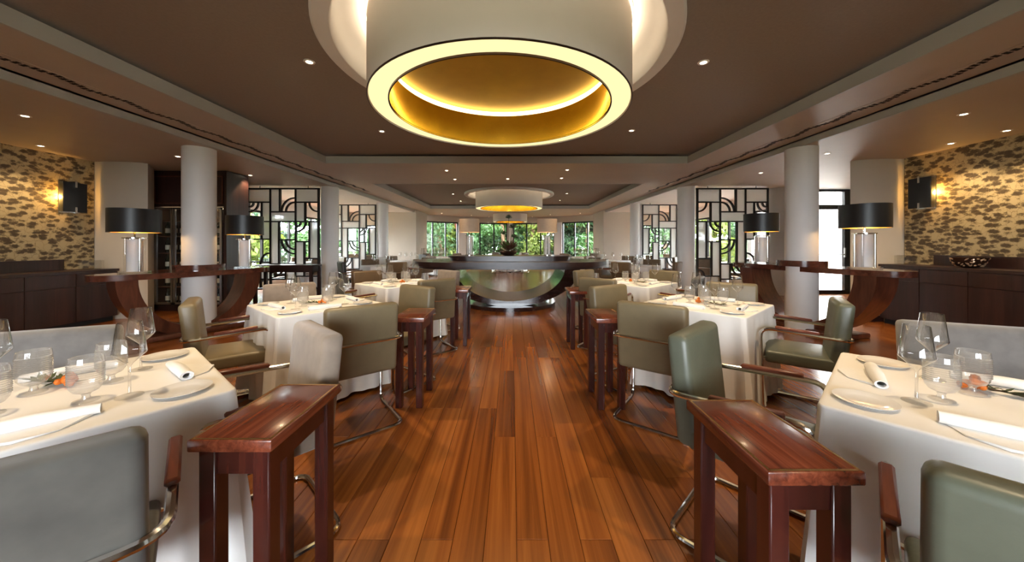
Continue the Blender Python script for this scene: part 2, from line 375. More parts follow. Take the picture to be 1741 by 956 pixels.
# long perforated air grilles in the soffit
for s, nm in ((-1, 'left'), (1, 'right')):
    t = thing('air_grille', 'long perforated air grille in the %s ceiling soffit above the columns' % nm, 'vent', (s*4.06, 5.0, ZS))
    MB().box(-.075, .075, -4.6, 5.0, -.004, .002).build('grille_strip', 'soffit_paint', t)
    mb = MB(); y = -4.55; k = 0
    while y < 4.9:
        base = [0, 1, 2, 3, 2, 1][(k//2) % 6]
        for j in range(3):
            xx = -.06+.022*((base+j) % 6)
            mb.box(xx, xx+.016, y, y+.032, -.0065, -.003)
        y += .048; k += 1
    o = mb.build('slots', 'dark_gap', t); o['kind'] = 'stuff'

# ------------------------------------------------------------------ ring chandeliers
def ring_light(cx, cy, r, zb, label, bowl=True):
    t = thing('ring_chandelier', label, 'ceiling light', (cx, cy, zb), 0, 'round gold-lined ring lights down the room axis')
    H = 0.67 if bowl else 0.40; sx, sy = 1.03, 1.03; ri = r*0.855
    MB().lathe([(r-.012, 0.012), (r, 0.0), (r, H), (r-.02, H)], 96, sx=sx, sy=sy).build('drum', 'drum_paint', t)
    MB().lathe([(ri, 0.010), (r-.012, 0.010)], 96, sx=sx, sy=sy).build('light_ring', 'glow_ring', t)
    MB().lathe([(ri, 0.0), (ri, 0.33), (ri+.05, 0.335)], 96, sx=sx, sy=sy).build('gold_liner', 'gold_leaf', t)
    MB().lathe([(r-.006, -.004), (r+.002, -.004), (r+.002, .006), (r-.006, .006)], 96, sx=sx, sy=sy).build('outer_trim', 'bronze_dark', t)
    MB().lathe([(ri-.006, -.004), (ri+.004, -.004), (ri+.004, .012), (ri-.006, .012)], 96, sx=sx, sy=sy).build('inner_trim', 'bronze_dark', t)
    MB().lathe([(0.001, .40), (ri+.06, .40)], 96, sx=sx, sy=sy).build('gold_disc', 'gold_paint', t)
    MB().lathe([(ri+.012, .352), (ri+.045, .352), (ri+.045, .385), (ri+.012, .385)], 96, sx=sx, sy=sy).build('cove_strip', 'glow_strip', t)
    if bowl:
        B = 1.34
        MB().lathe([(1.47, ZT-zb), (1.47, ZT-zb-.05), (1.455, ZT-zb-.065), (B+.01, ZT-zb-.065), (B, ZT-zb-.055), (B-.02, ZT-zb+.05), (B-.09, ZT-zb+.12), (r-.05, ZT-zb+.19)], 96, sx=sx, sy=sy).build('ceiling_bowl', 'white_paint', t)
        MB().lathe([(r+.006, ZT-zb+.115), (r+.006, ZT-zb+.15)], 96, sx=sx, sy=sy).build('bowl_strip', 'glow_cove', t)
    return t
ring_light(0.0, 3.12, 1.10, 2.50, 'huge gold-lined ring light hanging over the front of the aisle')
ring_light(0.0, 11.6, 1.10, 2.50, 'gold-lined ring light in the second ceiling tray beyond the aisle')
ring_light(0.0, 17.6, 0.85, 2.43, 'farthest and smallest ring light in front of the bow window', False)

# ------------------------------------------------------------------ downlights
dl0 = thing('downlight', 'x', 'downlight')
MB().lathe([(.028, -.001), (.030, -.006), (.046, -.006), (.050, 0.0)], 20).build('trim_ring', 'white_paint', dl0)
MB().lathe([(.0005, -.003), (.029, -.003)], 20).build('lens', 'glow_lens', dl0)
dsnap = snapshot(dl0); dl_used = [False]
def downlight(x, y, z, label, group, E=45, size=100):
    if not dl_used[0]:
        d = dl0; d.location = (x, y, z); d['label'] = label; d['group'] = group; dl_used[0] = True
    else: d = dup(dsnap, (x, y, z), 0, label, group)
    if E: light('SPOT', 'spot_beam', (0, 0, -.03), E*1.9, (1.0, .74, .44), d, spot_size=math.radians(size), spot_blend=.7, shadow_soft_size=.03)
    return d
def cpx(px, py, z): Y = FPX*(z-CAMZ)/(415-py); return (CAMX+(px-870)/FPX*Y, Y)
g1 = 'recessed downlights in the front ceiling tray'
for x, y, l in ((-1.79, 3.18, 'near-left'), (1.89, 3.19, 'near-right'), (-1.86, 5.14, 'far-left'), (1.89, 5.11, 'far-right')):
    downlight(x, y, ZT, 'recessed downlight %s of the big ring in the front tray' % l, g1, 70)
for x, y, l in ((-1.83, 1.1, 'left'), (1.9, 1.1, 'right')):
    downlight(x, y, ZT, 'recessed downlight beside the %s near edge of the big ring' % l, g1, 50)
g2 = 'recessed downlights in the band between the ceiling trays'
for x, y, l in ((-1.26, 7.10, 'front left'), (1.24, 7.04, 'front right'), (-1.25, 8.07, 'rear left'), (0.0, 8.0, 'rear middle'), (1.25, 7.92, 'rear right')):
    downlight(x, y, ZS, 'small downlight, %s of five in the band between the trays' % l, g2, 30)
g3 = 'recessed downlights around the second ring light'
for x, y, l in ((-1.9, 11.6, 'near-left'), (1.95, 11.5, 'near-right'), (-1.93, 13.5, 'far-left'), (1.97, 13.3, 'far-right')):
    downlight(x, y, ZT, 'small downlight %s of the second ring light' % l, g3, 25)
g4 = 'recessed downlights in front of the bow window'
for x, y, l in ((-3.4, 17.0, 'leftmost'), (-2.05, 18.1, 'second from left'), (-1.2, 19.2, 'third from left'), (1.25, 19.2, 'third from right'), (2.1, 17.8, 'second from right'), (3.5, 17.0, 'rightmost')):
    downlight(x, y, ZS, '%s of the tiny downlights before the bow window' % l, g4, 12)
g5 = 'recessed downlights in the side ceilings'
for px, py, l in ((42, 197, 'above the left wallpapered wall, nearer the camera'), (69, 248, 'close to the left wallpaper above the wall sconce'), (302, 266, 'just left of the first left column'), (425, 298, 'in front of the first left lattice screen'),
                  (1638, 194, 'in the right side ceiling, nearest the aisle'), (1711, 222, 'at the right wallpaper, nearest the picture edge'), (1616, 244, 'close to the right wallpaper above the wall sconce'), (1406, 261, 'just right of the first right column'), (1293, 294, 'in front of the first right lattice screen')):
    x, y = cpx(px, py, ZC); downlight(x, y, ZC, 'downlight '+l, g5, 30)
for x, y, l in ((-2.1, 1.3, 'left'), (2.2, 1.2, 'right')): pass

# ------------------------------------------------------------------ walls, piers, columns
XL, XR = -7.15, 6.68
struct(MB().box(XL-.2, XL, -3.3, 5.92, 0, ZC+.1).build('wall_left', 'wallpaper'))
struct(MB().box(XR, XR+.2, -3.3, 5.72, 0, ZC+.1).build('wall_right', 'wallpaper'))
# beige rounded piers ending the papered walls
def pier(name, pts, label=None):
    mb = MB(); mb.prism(pts, 0, ZC+.05, True); o = mb.build(name, 'beige_wall'); return struct(o)
pier('wall_left_pier', [(XL-.2, 5.93), (XL, 5.93), (-6.9, 5.90), (-6.6, 5.94), (-6.42, 5.99), (-6.37, 6.06), (-6.80, 6.58), (-7.35, 6.58)])
pier('wall_right_pier', [(XR+.2, 5.73), (XR+.2, 6.35), (6.60, 6.35), (5.95, 5.90), (5.99, 5.83), (6.12, 5.76), (6.4, 5.72), (XR, 5.73)])
struct(MB().box(-9.0, -6.9, 6.6, 7.3, 0, ZC+.05).build('wall_left_return', 'beige_wall'))
struct(MB().box(-9.0, -7.1, 8.8, 8.95, 0, ZC+.05).build('wall_left_bay', 'beige_wall'))
struct(MB().box(-9.1, -9.0, 6.6, 8.95, 0, ZC+.05).build('wall_left_end', 'beige_wall'))
struct(MB().box(9.0, 9.1, 5.7, 8.95, 0, ZC+.05).build('wall_right_end', 'beige_wall'))
struct(MB().box(XR+.2, 9.0, 5.7, 5.8, 0, ZC+.05).build('wall_right_return', 'beige_wall'))
for s, nm in ((-1, 'left'), (1, 'right')):
    x0, x1 = sorted((s*4.23, s*5.75)); y0 = 15.4
    struct(MB().box(x0, x1, y0, y0+.25, 0, ZS+.05).build('wall_back_'+nm, 'beige_wall'))
    x0, x1 = sorted((s*4.23, s*4.75)); 
    struct(MB().box(x0, x1, y0+.25, 17.35, 0, ZS+.05).build('wall_alcove_'+nm, 'beige_wall'))
    o = MB().lathe([(.30, 0), (.30, ZC)], 40).build('round_pier', 'pier_grey', None, (s*7.06, 8.85, 0))
    tag(o, 'stout grey-beige round pier by the %s side windows' % nm, 'pier', 'round piers at the side windows')
for s, nm in ((-1, 'left'), (1, 'right')):
    for y, r, od in ((5.13, .200, 'nearest'), (8.62, .205, 'second'), (12.1, .205, 'farthest')):
        x = -4.6 if s < 0 else 4.45
        if y > 6: x = s*4.5
        t = thing('column', '%s white round column on the %s of the room' % (od, nm), 'column', (x, y, 0), 0, 'white round columns')
        MB().lathe([(r, 0.0), (r, ZC)], 48, cap1=True).build('shaft', 'column_paint', t)
# rear wall behind the photographer, with a window band
struct(MB().box(-7.2, 6.9, -3.6, -3.3, 0, .95).box(-7.2, -1.7, -3.6, -3.3, .95, 2.25).box(1.7, 6.9, -3.6, -3.3, .95, 2.25).build('wall_behind', 'beige_wall'))
struct(MB().box(-7.2, 6.9, -3.6, -3.3, 2.25, 3.3).build('trim_1', 'beige_wall'))

# ------------------------------------------------------------------ windows
def window(n, p0, p1, z0, z1, npane, fw=.05):
    """straight glazed unit between two floor points: outer frame, mullions and one pane each"""
    p0 = Vector((*p0, 0)); p1 = Vector((*p1, 0)); d = p1-p0; L = d.length
    t = bpy.data.objects.new('window_%d' % n, None); C.objects.link(t); struct(t)
    t.location = p0; t.rotation_euler = (0, 0, math.atan2(d.y, d.x))
    f = MB(); f.box(0, L, -.035, .035, z1-fw, z1); f.box(0, L, -.035, .035, z0, z0+fw); f.box(0, fw, -.035, .035, z0, z1); f.box(L-fw, L, -.035, .035, z0, z1)
    f.build('window_frame', 'black_metal', t)
    for i in range(1, npane):
        x = L*i/npane; MB().box(x-fw/2, x+fw/2, -.035, .035, z0+fw, z1-fw).build('mullion', 'black_metal', t)
    for i in range(npane):
        a = L*i/npane+fw/2; b_ = L*(i+1)/npane-fw/2
        MB().box(a, b_, -.004, .004, z0+fw, z1-fw).build('pane', 'pane_mat', t)
    return t
# bow window at the far end: circle through (+-4.75,17.45) and (0,19.75)
s_ = 2.25; hc = 4.75; R = (hc*hc+s_*s_)/(2*s_); cyb = 19.75-R
def bow(a): return (R*math.sin(a), cyb+R*math.cos(a))
amax = math.asin(hc/R)
ZWT, ZWB = 2.50, 0.25
fr = [(-.985, -.56, 1), (-.475, -.03, 2), (.03, .475, 3), (.56, .985, 4)]
for a, b_, n in fr: window(n, bow(a*amax), bow(b_*amax), ZWB, ZWT, 3, .07)
seg = 32
def bowwall(name, a0, a1, z0, z1, mat, th=.25, off=.0):
    k = max(2, int(abs(a1-a0)*18)); P = []
    for i in range(k+1):
        a = a0+(a1-a0)*i/k; P.append(((R-off-th/2)*math.sin(a), cyb+(R-off-th/2)*math.cos(a)))
    for i in range(k, -1, -1):
        a = a0+(a1-a0)*i/k; P.append(((R-off+th/2)*math.sin(a), cyb+(R-off+th/2)*math.cos(a)))
    mb = MB(); n = k+1
    for i in range(k):
        q = [P[i], P[i+1], P[2*n-2-i], P[2*n-1-i]]; mb.prism(q, z0, z1)
    return struct(mb.build(name, mat))
bowwall('wall_bow_head', -amax*1.03, amax*1.03, ZWT, ZS+.05, 'beige_wall')
bowwall('wall_bow_sill', -amax*1.03, amax*1.03, 0, ZWB, 'beige_wall')
for i, (a, b_) in enumerate(((-1.03, -.985), (-.56, -.475), (-.03, .03), (.475, .56), (.985, 1.03))):
    bowwall('wall_bow_jamb_%d' % (i+1), a*amax, b_*amax, ZWB, ZWT, 'white_paint')
for s, k in ((-1, 5), (1, 7)):
    window(k, (s*7.5, 9.1), (s*7.5, 15.4), .15, 2.30, 5, .06)
    x0, x1 = sorted((s*7.42, s*7.58))
    struct(MB().box(x0, x1, 9.1, 15.6, 2.30, ZC+.05).build('wall_over_window_%s' % ('left' if s < 0 else 'right'), 'white_paint'))
    struct(MB().box(x0, x1, 9.1, 15.6, 0, .15).build('trim_%d' % (2+k), 'beige_wall'))
    a, b_ = sorted((s*5.75, s*7.42))
    window(k+1, (a, 15.45), (b_, 15.45), .3, 2.15, 2, .06)
    struct(MB().box(a, b_, 15.4, 15.6, 2.15, ZS+.05).build('wall_back_head_%s' % ('left' if s < 0 else 'right'), 'beige_wall'))
    struct(MB().box(a, b_, 15.4, 15.6, 0, .3).build('wall_back_sill_%s' % ('left' if s < 0 else 'right'), 'beige_wall'))
# glazed terrace door on the right, with transom and bar handle
d = bpy.data.objects.new('door_1', None); C.objects.link(d); struct(d); d.location = (7.36, 8.9, 0)
f = MB(); f.box(0, .05, -.04, .04, 0, 2.72); f.box(1.38, 1.56, -.04, .04, 0, 2.72); f.box(0, 1.6, -.04, .04, 2.66, 2.72); f.box(.05, 1.38, -.04, .04, 2.20, 2.32); f.box(.05, 1.38, -.04, .04, 0, .10); f.box(1.56, 1.64, -.02, .02, 0, 2.72)
f.build('door_frame', 'black_metal', d)
MB().box(.05, 1.38, -.005, .005, .10, 2.20).build('pane', 'pane_mat', d); MB().box(.05, 1.38, -.005, .005, 2.32, 2.66).build('pane', 'pane_mat', d)
MB().tube([(.06, -.07, 1.03), (1.34, -.07, 1.03)], .016).tube([(1.36, -.07, .96), (1.36, -.07, 1.20)], .02).tube([(1.36, -.07, 1.03), (1.36, 0, 1.03)], .012).build('door_handle', 'steel', d)
# baseboards
struct(MB().box(5.98, 6.3, 5.69, 5.715, 0, .10).build('baseboard_right', 'wenge'))
struct(MB().box(-5.75, -4.23, 15.37, 15.4, 0, .1).build('baseboard_back_left', 'wenge'))
struct(MB().box(4.23, 5.75, 15.37, 15.4, 0, .1).build('baseboard_back_right', 'wenge'))

# ------------------------------------------------------------------ outside: ground and trees
gmb = MB().box(-60, 60, -40, 90, -.5, -.22); struct(gmb.build('ground', 'lawn'))
struct(MB().box(9.15, 16, 3, 8.9, -.22, -.06).box(7.7, 16, 8.96, 11.1, -.22, -.06).build('terrace', 'paving'))
tag(MB().box(7.75, 15, 10.9, 11.1, -.06, 3.2).build('added_bright_wall', 'white_paint'), 'added white wall for the overexposed daylight outside the terrace door', 'wall')  # wall added so the outdoors behind the door turns bright white
def leafcloud(mb, c, rx, ry, rz, n, size, rng):
    for _ in range(n):
        while True:
            p = Vector((rng.uniform(-1, 1), rng.uniform(-1, 1), rng.uniform(-1, 1)))
            if 0.25 < p.length < 1: break
        q = Vector((c[0]+p.x*rx, c[1]+p.y*ry, c[2]+p.z*rz)); s = size*rng.uniform(.6, 1.4)
        nn = (p+Vector((rng.gauss(0, .6), rng.gauss(0, .6), rng.gauss(0, .6)+.3))).normalized()
        u = nn.orthogonal().normalized(); u = Quaternion(nn, rng.uniform(0, 6.28)) @ u; v_ = nn.cross(u)
        mb.add([q-u*s, q-v_*s*.45, q+u*s, q+v_*s*.45], [(0, 1, 2, 3)])
def tree(x, y, h, r, mat, label, group, seed, lean=0, base=.4, nl=330, ls=.13):
    rng = random.Random(seed); t = thing('tree', label, 'tree', (x, y, -.22), 0, group)
    pts = [(0, 0, 0), (lean*.3, 0, h*.3), (lean*.7, .1, h*.6), (lean, .2, h*.9)]
    MB().tube(pts, [.17, .14, .10, .04], 8).build('trunk', 'trunk', t)
    mb = MB()
    for _ in range(11):
        a = rng.uniform(0, 6.28); q = rng.uniform(.1, .75)*r; z = rng.uniform(base, h)
        s = rng.uniform(.38, .62)*r
        leafcloud(mb, (lean*z/h+q*math.cos(a), q*math.sin(a), z), s, s, s*.75, nl, ls, rng)
    mb.build('crown', mat, t)
mats = ['leaf_mid', 'leaf_yellow', 'leaf_dark', 'leaf_pale']
mname = {'leaf_mid': 'mid-green', 'leaf_yellow': 'yellow-green', 'leaf_dark': 'dark green', 'leaf_pale': 'pale green'}
gt = 'garden trees beyond the bow window'
spots = [(-7.0, 23.0, 5, 2.0, 0, 'seen in the leftmost bow panes'), (-4.6, 22.6, 5.5, 2.0, 3, 'behind the left bow panes'), (-2.4, 24.2, 5, 1.9, 3, 'behind the left table lamp'), (-.4, 23.4, 5.5, 1.9, 0, 'behind the flower arrangement'),
         (1.3, 22.6, 4.6, 1.5, 1, 'right of the flower arrangement outside'), (3.0, 24.2, 5.6, 1.9, 2, 'behind the right table lamp'), (5.0, 22.8, 5, 1.9, 0, 'behind the right bow panes'), (7.2, 23.2, 5, 2.0, 1, 'seen in the rightmost bow panes')]
for i, (x, y, h, r, k, w_) in enumerate(spots):
    tree(x, y, h, r, mats[k], '%s leafy tree outside, %s' % (mname[mats[k]], w_), gt, 100+i, .3*(-1)**i)
for i, (x, y, k) in enumerate(((-9.5, 27, 2), (-6, 27.5, 1), (-2.5, 28, 2), (1.2, 27.5, 0), (4.8, 28, 2), (8.8, 27, 0))):
    tree(x, y, 8.5, 3.2, mats[k], '%s tall background tree, %s from left in the rear row outside' % (mname[mats[k]], ['first', 'second', 'third', 'fourth', 'fifth', 'sixth'][i]), gt, 200+i, 0, .3, 800, .27)
t = thing('bare_trunk', 'leaning reddish bare tree trunk outside the left bow panes', 'tree', (-3.3, 21.8, -.22))
MB().tube([(0.35, 0, 0), (.2, 0, 1.2), (-.05, 0, 2.4), (-.5, 0, 4.2)], [.16, .15, .14, .1], 10).build('trunk', 'arm_wood', t)
for s, nm in ((-1, 'left'), (1, 'right')):
    for i, (x, y, k) in enumerate(((9.6, 10.6, 3), (9.9, 12.8, 0), (9.6, 15.0, 1), (8.2, 17.6, 0), (6.2, 18.4, 3), (11.6, 14.0, 2), (10.5, 18.5, 2))):
        if s > 0 and i == 0: y = 12.6
        x += 2.2
        tree(s*x, y, 3.2, 1.45, mats[(k+(s > 0)) % 4], '%s bushy tree outside the %s side windows, %s one back' % (mname[mats[(k+(s > 0)) % 4]], nm, ['first', 'second', 'third', 'fourth', 'fifth', 'sixth', 'seventh'][i]), 'trees outside the %s side windows' % nm, 300+i+50*s, 0, .2)

# ------------------------------------------------------------------ lattice screens
K = 1.727/570.0
def screen(name_side, mirror, y, label):
    W, H = 570, 815
    x_left = 4.66 if not mirror else -4.66
    t = thing('lattice_screen', label, 'screen', (x_left, y, 0), 0, 'black art-deco lattice screens between the columns')
    ztop = 2.66
    def X(u): return (u-70)*K*(-1 if mirror else 1)
    def Z(v_): return ztop-(v_-95)*K
    D = .025; bw = 11
    def rect(u0, u1, v0, v1, d0, d1):
        a, b_ = sorted((X(u0), X(u1))); return MB().box(a, b_, d0, d1, Z(v1), Z(v0))
    fr = MB()
    for (u0, u1, v0, v1) in ((64, 76, 89, 910), (634, 646, 89, 910), (64, 646, 89, 101), (64, 646, 898, 910)):
        a, b_ = sorted((X(u0), X(u1))); fr.box(a, b_, -D*1.2, D*1.2, Z(v1), Z(v0))
    fr.build('frame', 'lattice_black', t)
    vb = [(255, 95, 905), (460, 95, 905), (178, 205, 362), (143, 362, 662), (185, 525, 805), (383, 95, 283), (390, 362, 705), (335, 705, 830), (530, 205, 505), (540, 690, 905)]
    hb = [(205, 70, 255), (205, 460, 640), (283, 255, 460), (362, 70, 640), (525, 143, 255), (662, 70, 185), (805, 70, 255), (510, 255, 390), (705, 255, 460), (830, 255, 640), (505, 460, 640), (690, 460, 640)]
    for u, v0, v1 in vb: rect(u-bw*.6, u+bw*.6, v0, v1, -D, D).build('bar', 'lattice_black', t)
    for v_, u0, u1 in hb: rect(u0, u1, v_-bw*.5, v_+bw*.5, -D*.96, D*.96).build('bar', 'lattice_black', t)
    # quarter arcs: centre, radius, start and end angle (degrees, v pointing up)
    arcs = [(75, 210, 70, -90, 0), (250, 367, 35, 180, 270), (250, 367, 75, 180, 270), (80, 800, 45, 0, 90), (260, 280, 75, 0, 90), (260, 280, 110, 0, 90), (262, 514, 72, -90, 0), (262, 514, 108, -90, 0),
            (457, 709, 70, 180, 270), (457, 709, 108, 180, 270), (634, 209, 35, 180, 270), (634, 209, 75, 180, 270), (466, 686, 68, 0, 90)]
    for cu, cv, r, a0, a1 in arcs:
        mb = MB(); n = 10; w2 = 5.5; pts = []
        for i in range(n+1):
            a = math.radians(a0+(a1-a0)*i/n)
            for rr_ in (r-w2, r+w2):
                for dd in (-D*.9, D*.9): pts.append((X(cu+rr_*math.cos(a)), dd, Z(cv-rr_*math.sin(a))))
        fs = []
        for i in range(n):
            k = i*4; q = k+4; fs += [(k, q, q+1, k+1), (k+2, k+3, q+3, q+2), (k, k+2, q+2, q), (k+1, q+1, q+3, k+3)]
        fs += [(0, 1, 3, 2), (n*4, n*4+2, n*4+3, n*4+1)]
        mb.add(pts, fs).build('arc', 'lattice_black', t)
    panes = [(76, 249, 101, 200), (185, 249, 210, 357), (80, 137, 367, 657), (192, 249, 530, 800), (390, 454, 101, 278), (261, 454, 288, 357), (397, 454, 367, 700), (261, 329, 710, 825), (466, 634, 101, 200), (466, 524, 210, 500), (466, 534, 696, 825)]
    for u0, u1, v0, v1 in panes: rect(u0, u1, v0, v1, -.006, .006).build('pane', 'frosted_pane', t)
    for u in (155, 548):
        MB().tube([(X(u), 0, Z(95)), (X(u), 0, ZC)], .009).build('hanging_rod', 'lattice_black', t)
    for u in (72, 638): MB().box(X(u)-.02, X(u)+.02, -.03, .03, 0, Z(905)).build('foot', 'lattice_black', t)
screen('left', True, 8.4, 'nearer black lattice screen with frosted panes on the left')
screen('left', True, 11.9, 'farther black lattice screen on the left, partly behind a column')
screen('right', False, 8.4, 'nearer black lattice screen with frosted panes on the right')
screen('right', False, 11.9, 'farther black lattice screen on the right, partly behind a column')

# ------------------------------------------------------------------ sideboards along the papered walls
def sideboard(s, xw, xf, zt, y1, zu, label):
    t = thing('sideboard', label, 'sideboard', ((xw+xf)/2, 0, 0))
    cx = (xw+xf)/2; a, b_ = sorted((xw-cx, xf-cx)); y0 = -2.0
    fx = (b_ if s < 0 else a)                                   # front plane
    def bx(x0, x1, *r): p, q = sorted((x0, x1)); return MB().box(p, q, *r)
    back = -fx
    bx(back, fx*.93, y0, y1, .08, zt-.04).build('body', 'wenge', t)
    bx(back, fx*.80, y0, y1-.03, 0, .08).build('plinth', 'dark_gap', t)
    bx(back, fx*1.04, y0, y1+.015, zt-.04, zt).build('worktop', 'wenge', t)
    bx(back*.985, back*.985+(.04 if s < 0 else -.04), y0, y1-.36, zt+.0005, zu).build('upstand', 'wenge', t)
    n = 14; L = (y1-y0)/n
    for i in range(n):
        p = y0+i*L
        bx(fx*.932, fx, p+.004, p+L-.004, .085, zt-.245).build('door_panel', 'wenge', t)
        bx(fx*.932, fx, p+.004, p+L-.004, zt-.237, zt-.048).build('drawer_front', 'wenge', t)
    return t
sideboard(-1, XL, -6.66, .88, 5.85, 1.05, 'long dark wood sideboard under the left wallpaper')
sideboard(1, XR, 6.19, .97, 5.65, 1.13, 'long dark wood sideboard under the right wallpaper')
def holder(x, y, z, rz, label):
    t = thing('acrylic_holder', label, 'holder', (x, y, z), rz)
    MB().box(-.14, .14, -.006, .006, .008, .15).build('front_sheet', 'lamp_glass', t)
    MB().box(-.14, .14, .05, .062, .008, .15).build('back_sheet', 'lamp_glass', t)
    MB().box(-.14, .14, -.01, .07, 0, .008).build('base', 'lamp_glass', t)
holder(-6.85, 5.62, .88, .3, 'clear acrylic holder at the end of the left sideboard')
holder(6.40, 5.42, .97, -.3, 'clear acrylic holder at the end of the right sideboard')
# woven bronze bowl on the right sideboard
bw_ = thing('woven_bowl', 'openwork bowl of woven bronze strips on the right sideboard', 'bowl', (6.42, 4.72, .9705))
MB().lathe([(.06, 0), (.14, .02), (.205, .075), (.24, .145), (.232, .145), (.197, .08), (.135, .028), (.05, .01)], 32, cap0=True).build('shell', 'bronze_dark', bw_)
rng = random.Random(3)
for i in range(60):
    a = rng.uniform(0, 2*PI); z = rng.uniform(.03, .13); rr_ = .14+(.10)*((z-.02)/.125)**.6+.006; da = rng.uniform(.12, .26); dz = rng.uniform(-.035, .035)
    P = []
    for k in range(4):
        aa = a+da*(k/3-.5); zz = min(.145, max(.02, z+dz*(k/3-.5))); q = .14+.10*((zz-.02)/.125)**.6+.004
        P.append((q*math.cos(aa), q*math.sin(aa), zz))
    MB().tube(P, [.004, .011, .011, .004], 5).build('strip', 'bronze_light', bw_)

bw_.scale = (.72, .72, 1.0)
# wall sconces
def sconce(x, y, z, s, label):
    t = thing('wall_sconce', label, 'wall lamp', (x, y, z), 0 if s < 0 else PI, 'black wall sconces')
    MB().box(0, .012, -.13, .13, -.25, .25).build('back_plate', 'steel', t)
    MB().box(.088, .096, -.17, .17, -.26, .26).build('glass_panel', 'lamp_glass', t)
    MB().rbox(.098, .118, -.15, .15, -.24, .24, .003, 1).build('black_panel', 'black_shade', t)
    for zz in (-.21, .21): MB().box(.012, .126, -.014, .014, zz-.05, zz+.05).build('clip', 'chrome', t)
    MB().box(.03, .05, -.03, .03, -.10, .10).build('bulb', 'glow_sconce', t)
    light('POINT', 'sconce_glow', (.06, -.10*(1 if s < 0 else -1), 0), 9, (1.0, .52, .12), t, shadow_soft_size=.03)
sconce(XL, 5.58, 2.06, -1, 'black panel sconce glowing on the left wallpaper')
sconce(XR, 5.42, 2.11, 1, 'black panel sconce glowing on the right wallpaper')

# wine cabinet in the left return
wc = thing('wine_cabinet', 'tall dark wood wine cabinet with glass doors behind the left column', 'cabinet', (-6.16, 6.62, 0))
c = MB(); c.box(-.72, -.66, 0, .55, 0, 2.72); c.box(.66, .72, 0, .55, 0, 2.72); c.box(-.66, .66, .5, .55, 0, 2.72); c.box(-.66, .66, 0, .5, 2.02, 2.72); c.box(-.66, .66, 0, .5, 0, .12)
c.build('carcass', 'wenge', wc)
MB().box(-.64, .64, -.012, 0, 2.10, 2.60).build('upper_panel', 'wenge', wc)
MB().box(-.66, .66, -.018, -.012, 2.08, 2.10).box(-.66, .66, -.018, -.012, 2.60, 2.62).box(-.66, -.64, -.018, -.012, 2.08, 2.62).box(.64, .66, -.018, -.012, 2.08, 2.62).build('panel_moulding', 'walnut', wc)
for (a, b_) in ((-.65, -.30), (-.29, .29), (.30, .65)):
    f = MB(); f.box(a, a+.04, -.03, 0, .13, 2.01); f.box(b_-.04, b_, -.03, 0, .13, 2.01); f.box(a, b_, -.03, 0, 1.97, 2.01); f.box(a, b_, -.03, 0, .13, .17)
    dd = f.build('door', 'steel', wc)
    MB().box(a+.04, b_-.04, -.018, -.012, .17, 1.97).build('glass', 'pane_mat', dd)
    MB().tube([(b_-.02, -.055, .8), (b_-.02, -.055, 1.2)], .010).build('handle', 'chrome', dd)
for z in (.45, .78, 1.11, 1.44, 1.74): MB().box(-.655, .655, .03, .49, z, z+.018).build('shelf', 'walnut', wc)
MB().box(-.6, .6, .05, .12, 1.985, 1.995).build('light_strip', 'glow_fridge', wc)
b0 = thing('wine_bottle', 'x', 'bottle'); 
MB().lathe([(.036, 0), (.038, .01), (.038, .19), (.030, .215), (.014, .24), (.013, .29), (.015, .295)], 14, cap0=True, cap1=True).build('glass_body', 'wine_bottle', b0)
MB().lathe([(.0386, .06), (.0386, .15)], 14).build('paper_label', 'paper_label', b0)
bs = snapshot(b0); first = True
for zi, z in enumerate((.12, .468, .798, 1.128, 1.458)):
    for j in range(9):
        L = (-6.16-.58+j*.145, 6.62+.16, z+.0005); lab = '%s wine bottle from the left on the %s shelf of the cabinet' % (['first', 'second', 'third', 'fourth', 'fifth', 'sixth', 'seventh', 'eighth', 'ninth'][j], ['bottom', 'second', 'third', 'fourth', 'top'][zi])
        if first: b0.location = L; b0['label'] = lab; b0['group'] = 'bottles in the wine cabinet'; first = False
        else: dup(bs, L, random.uniform(-.8, .8), lab, 'bottles in the wine cabinet')

# dark console under the near left screen
t = thing('console_table', 'dark wood console table in front of the near left lattice screen', 'console', (-4.95, 7.75, 0))
MB().box(-.70, .62, -.2, .2, .79, .83).build('table_top', 'wenge', t)
MB().box(-.66, .58, -.17, .17, .67, .79).build('drawer_box', 'wenge', t)
for x in (-.66, .58):
    for y in (-.16, .16): MB().box(x-.03, x+.03, y-.03, y+.03, 0, .79).build('leg', 'wenge', t)
MB().box(-.64, .56, -.15, .15, .28, .31).build('shelf', 'wenge', t)

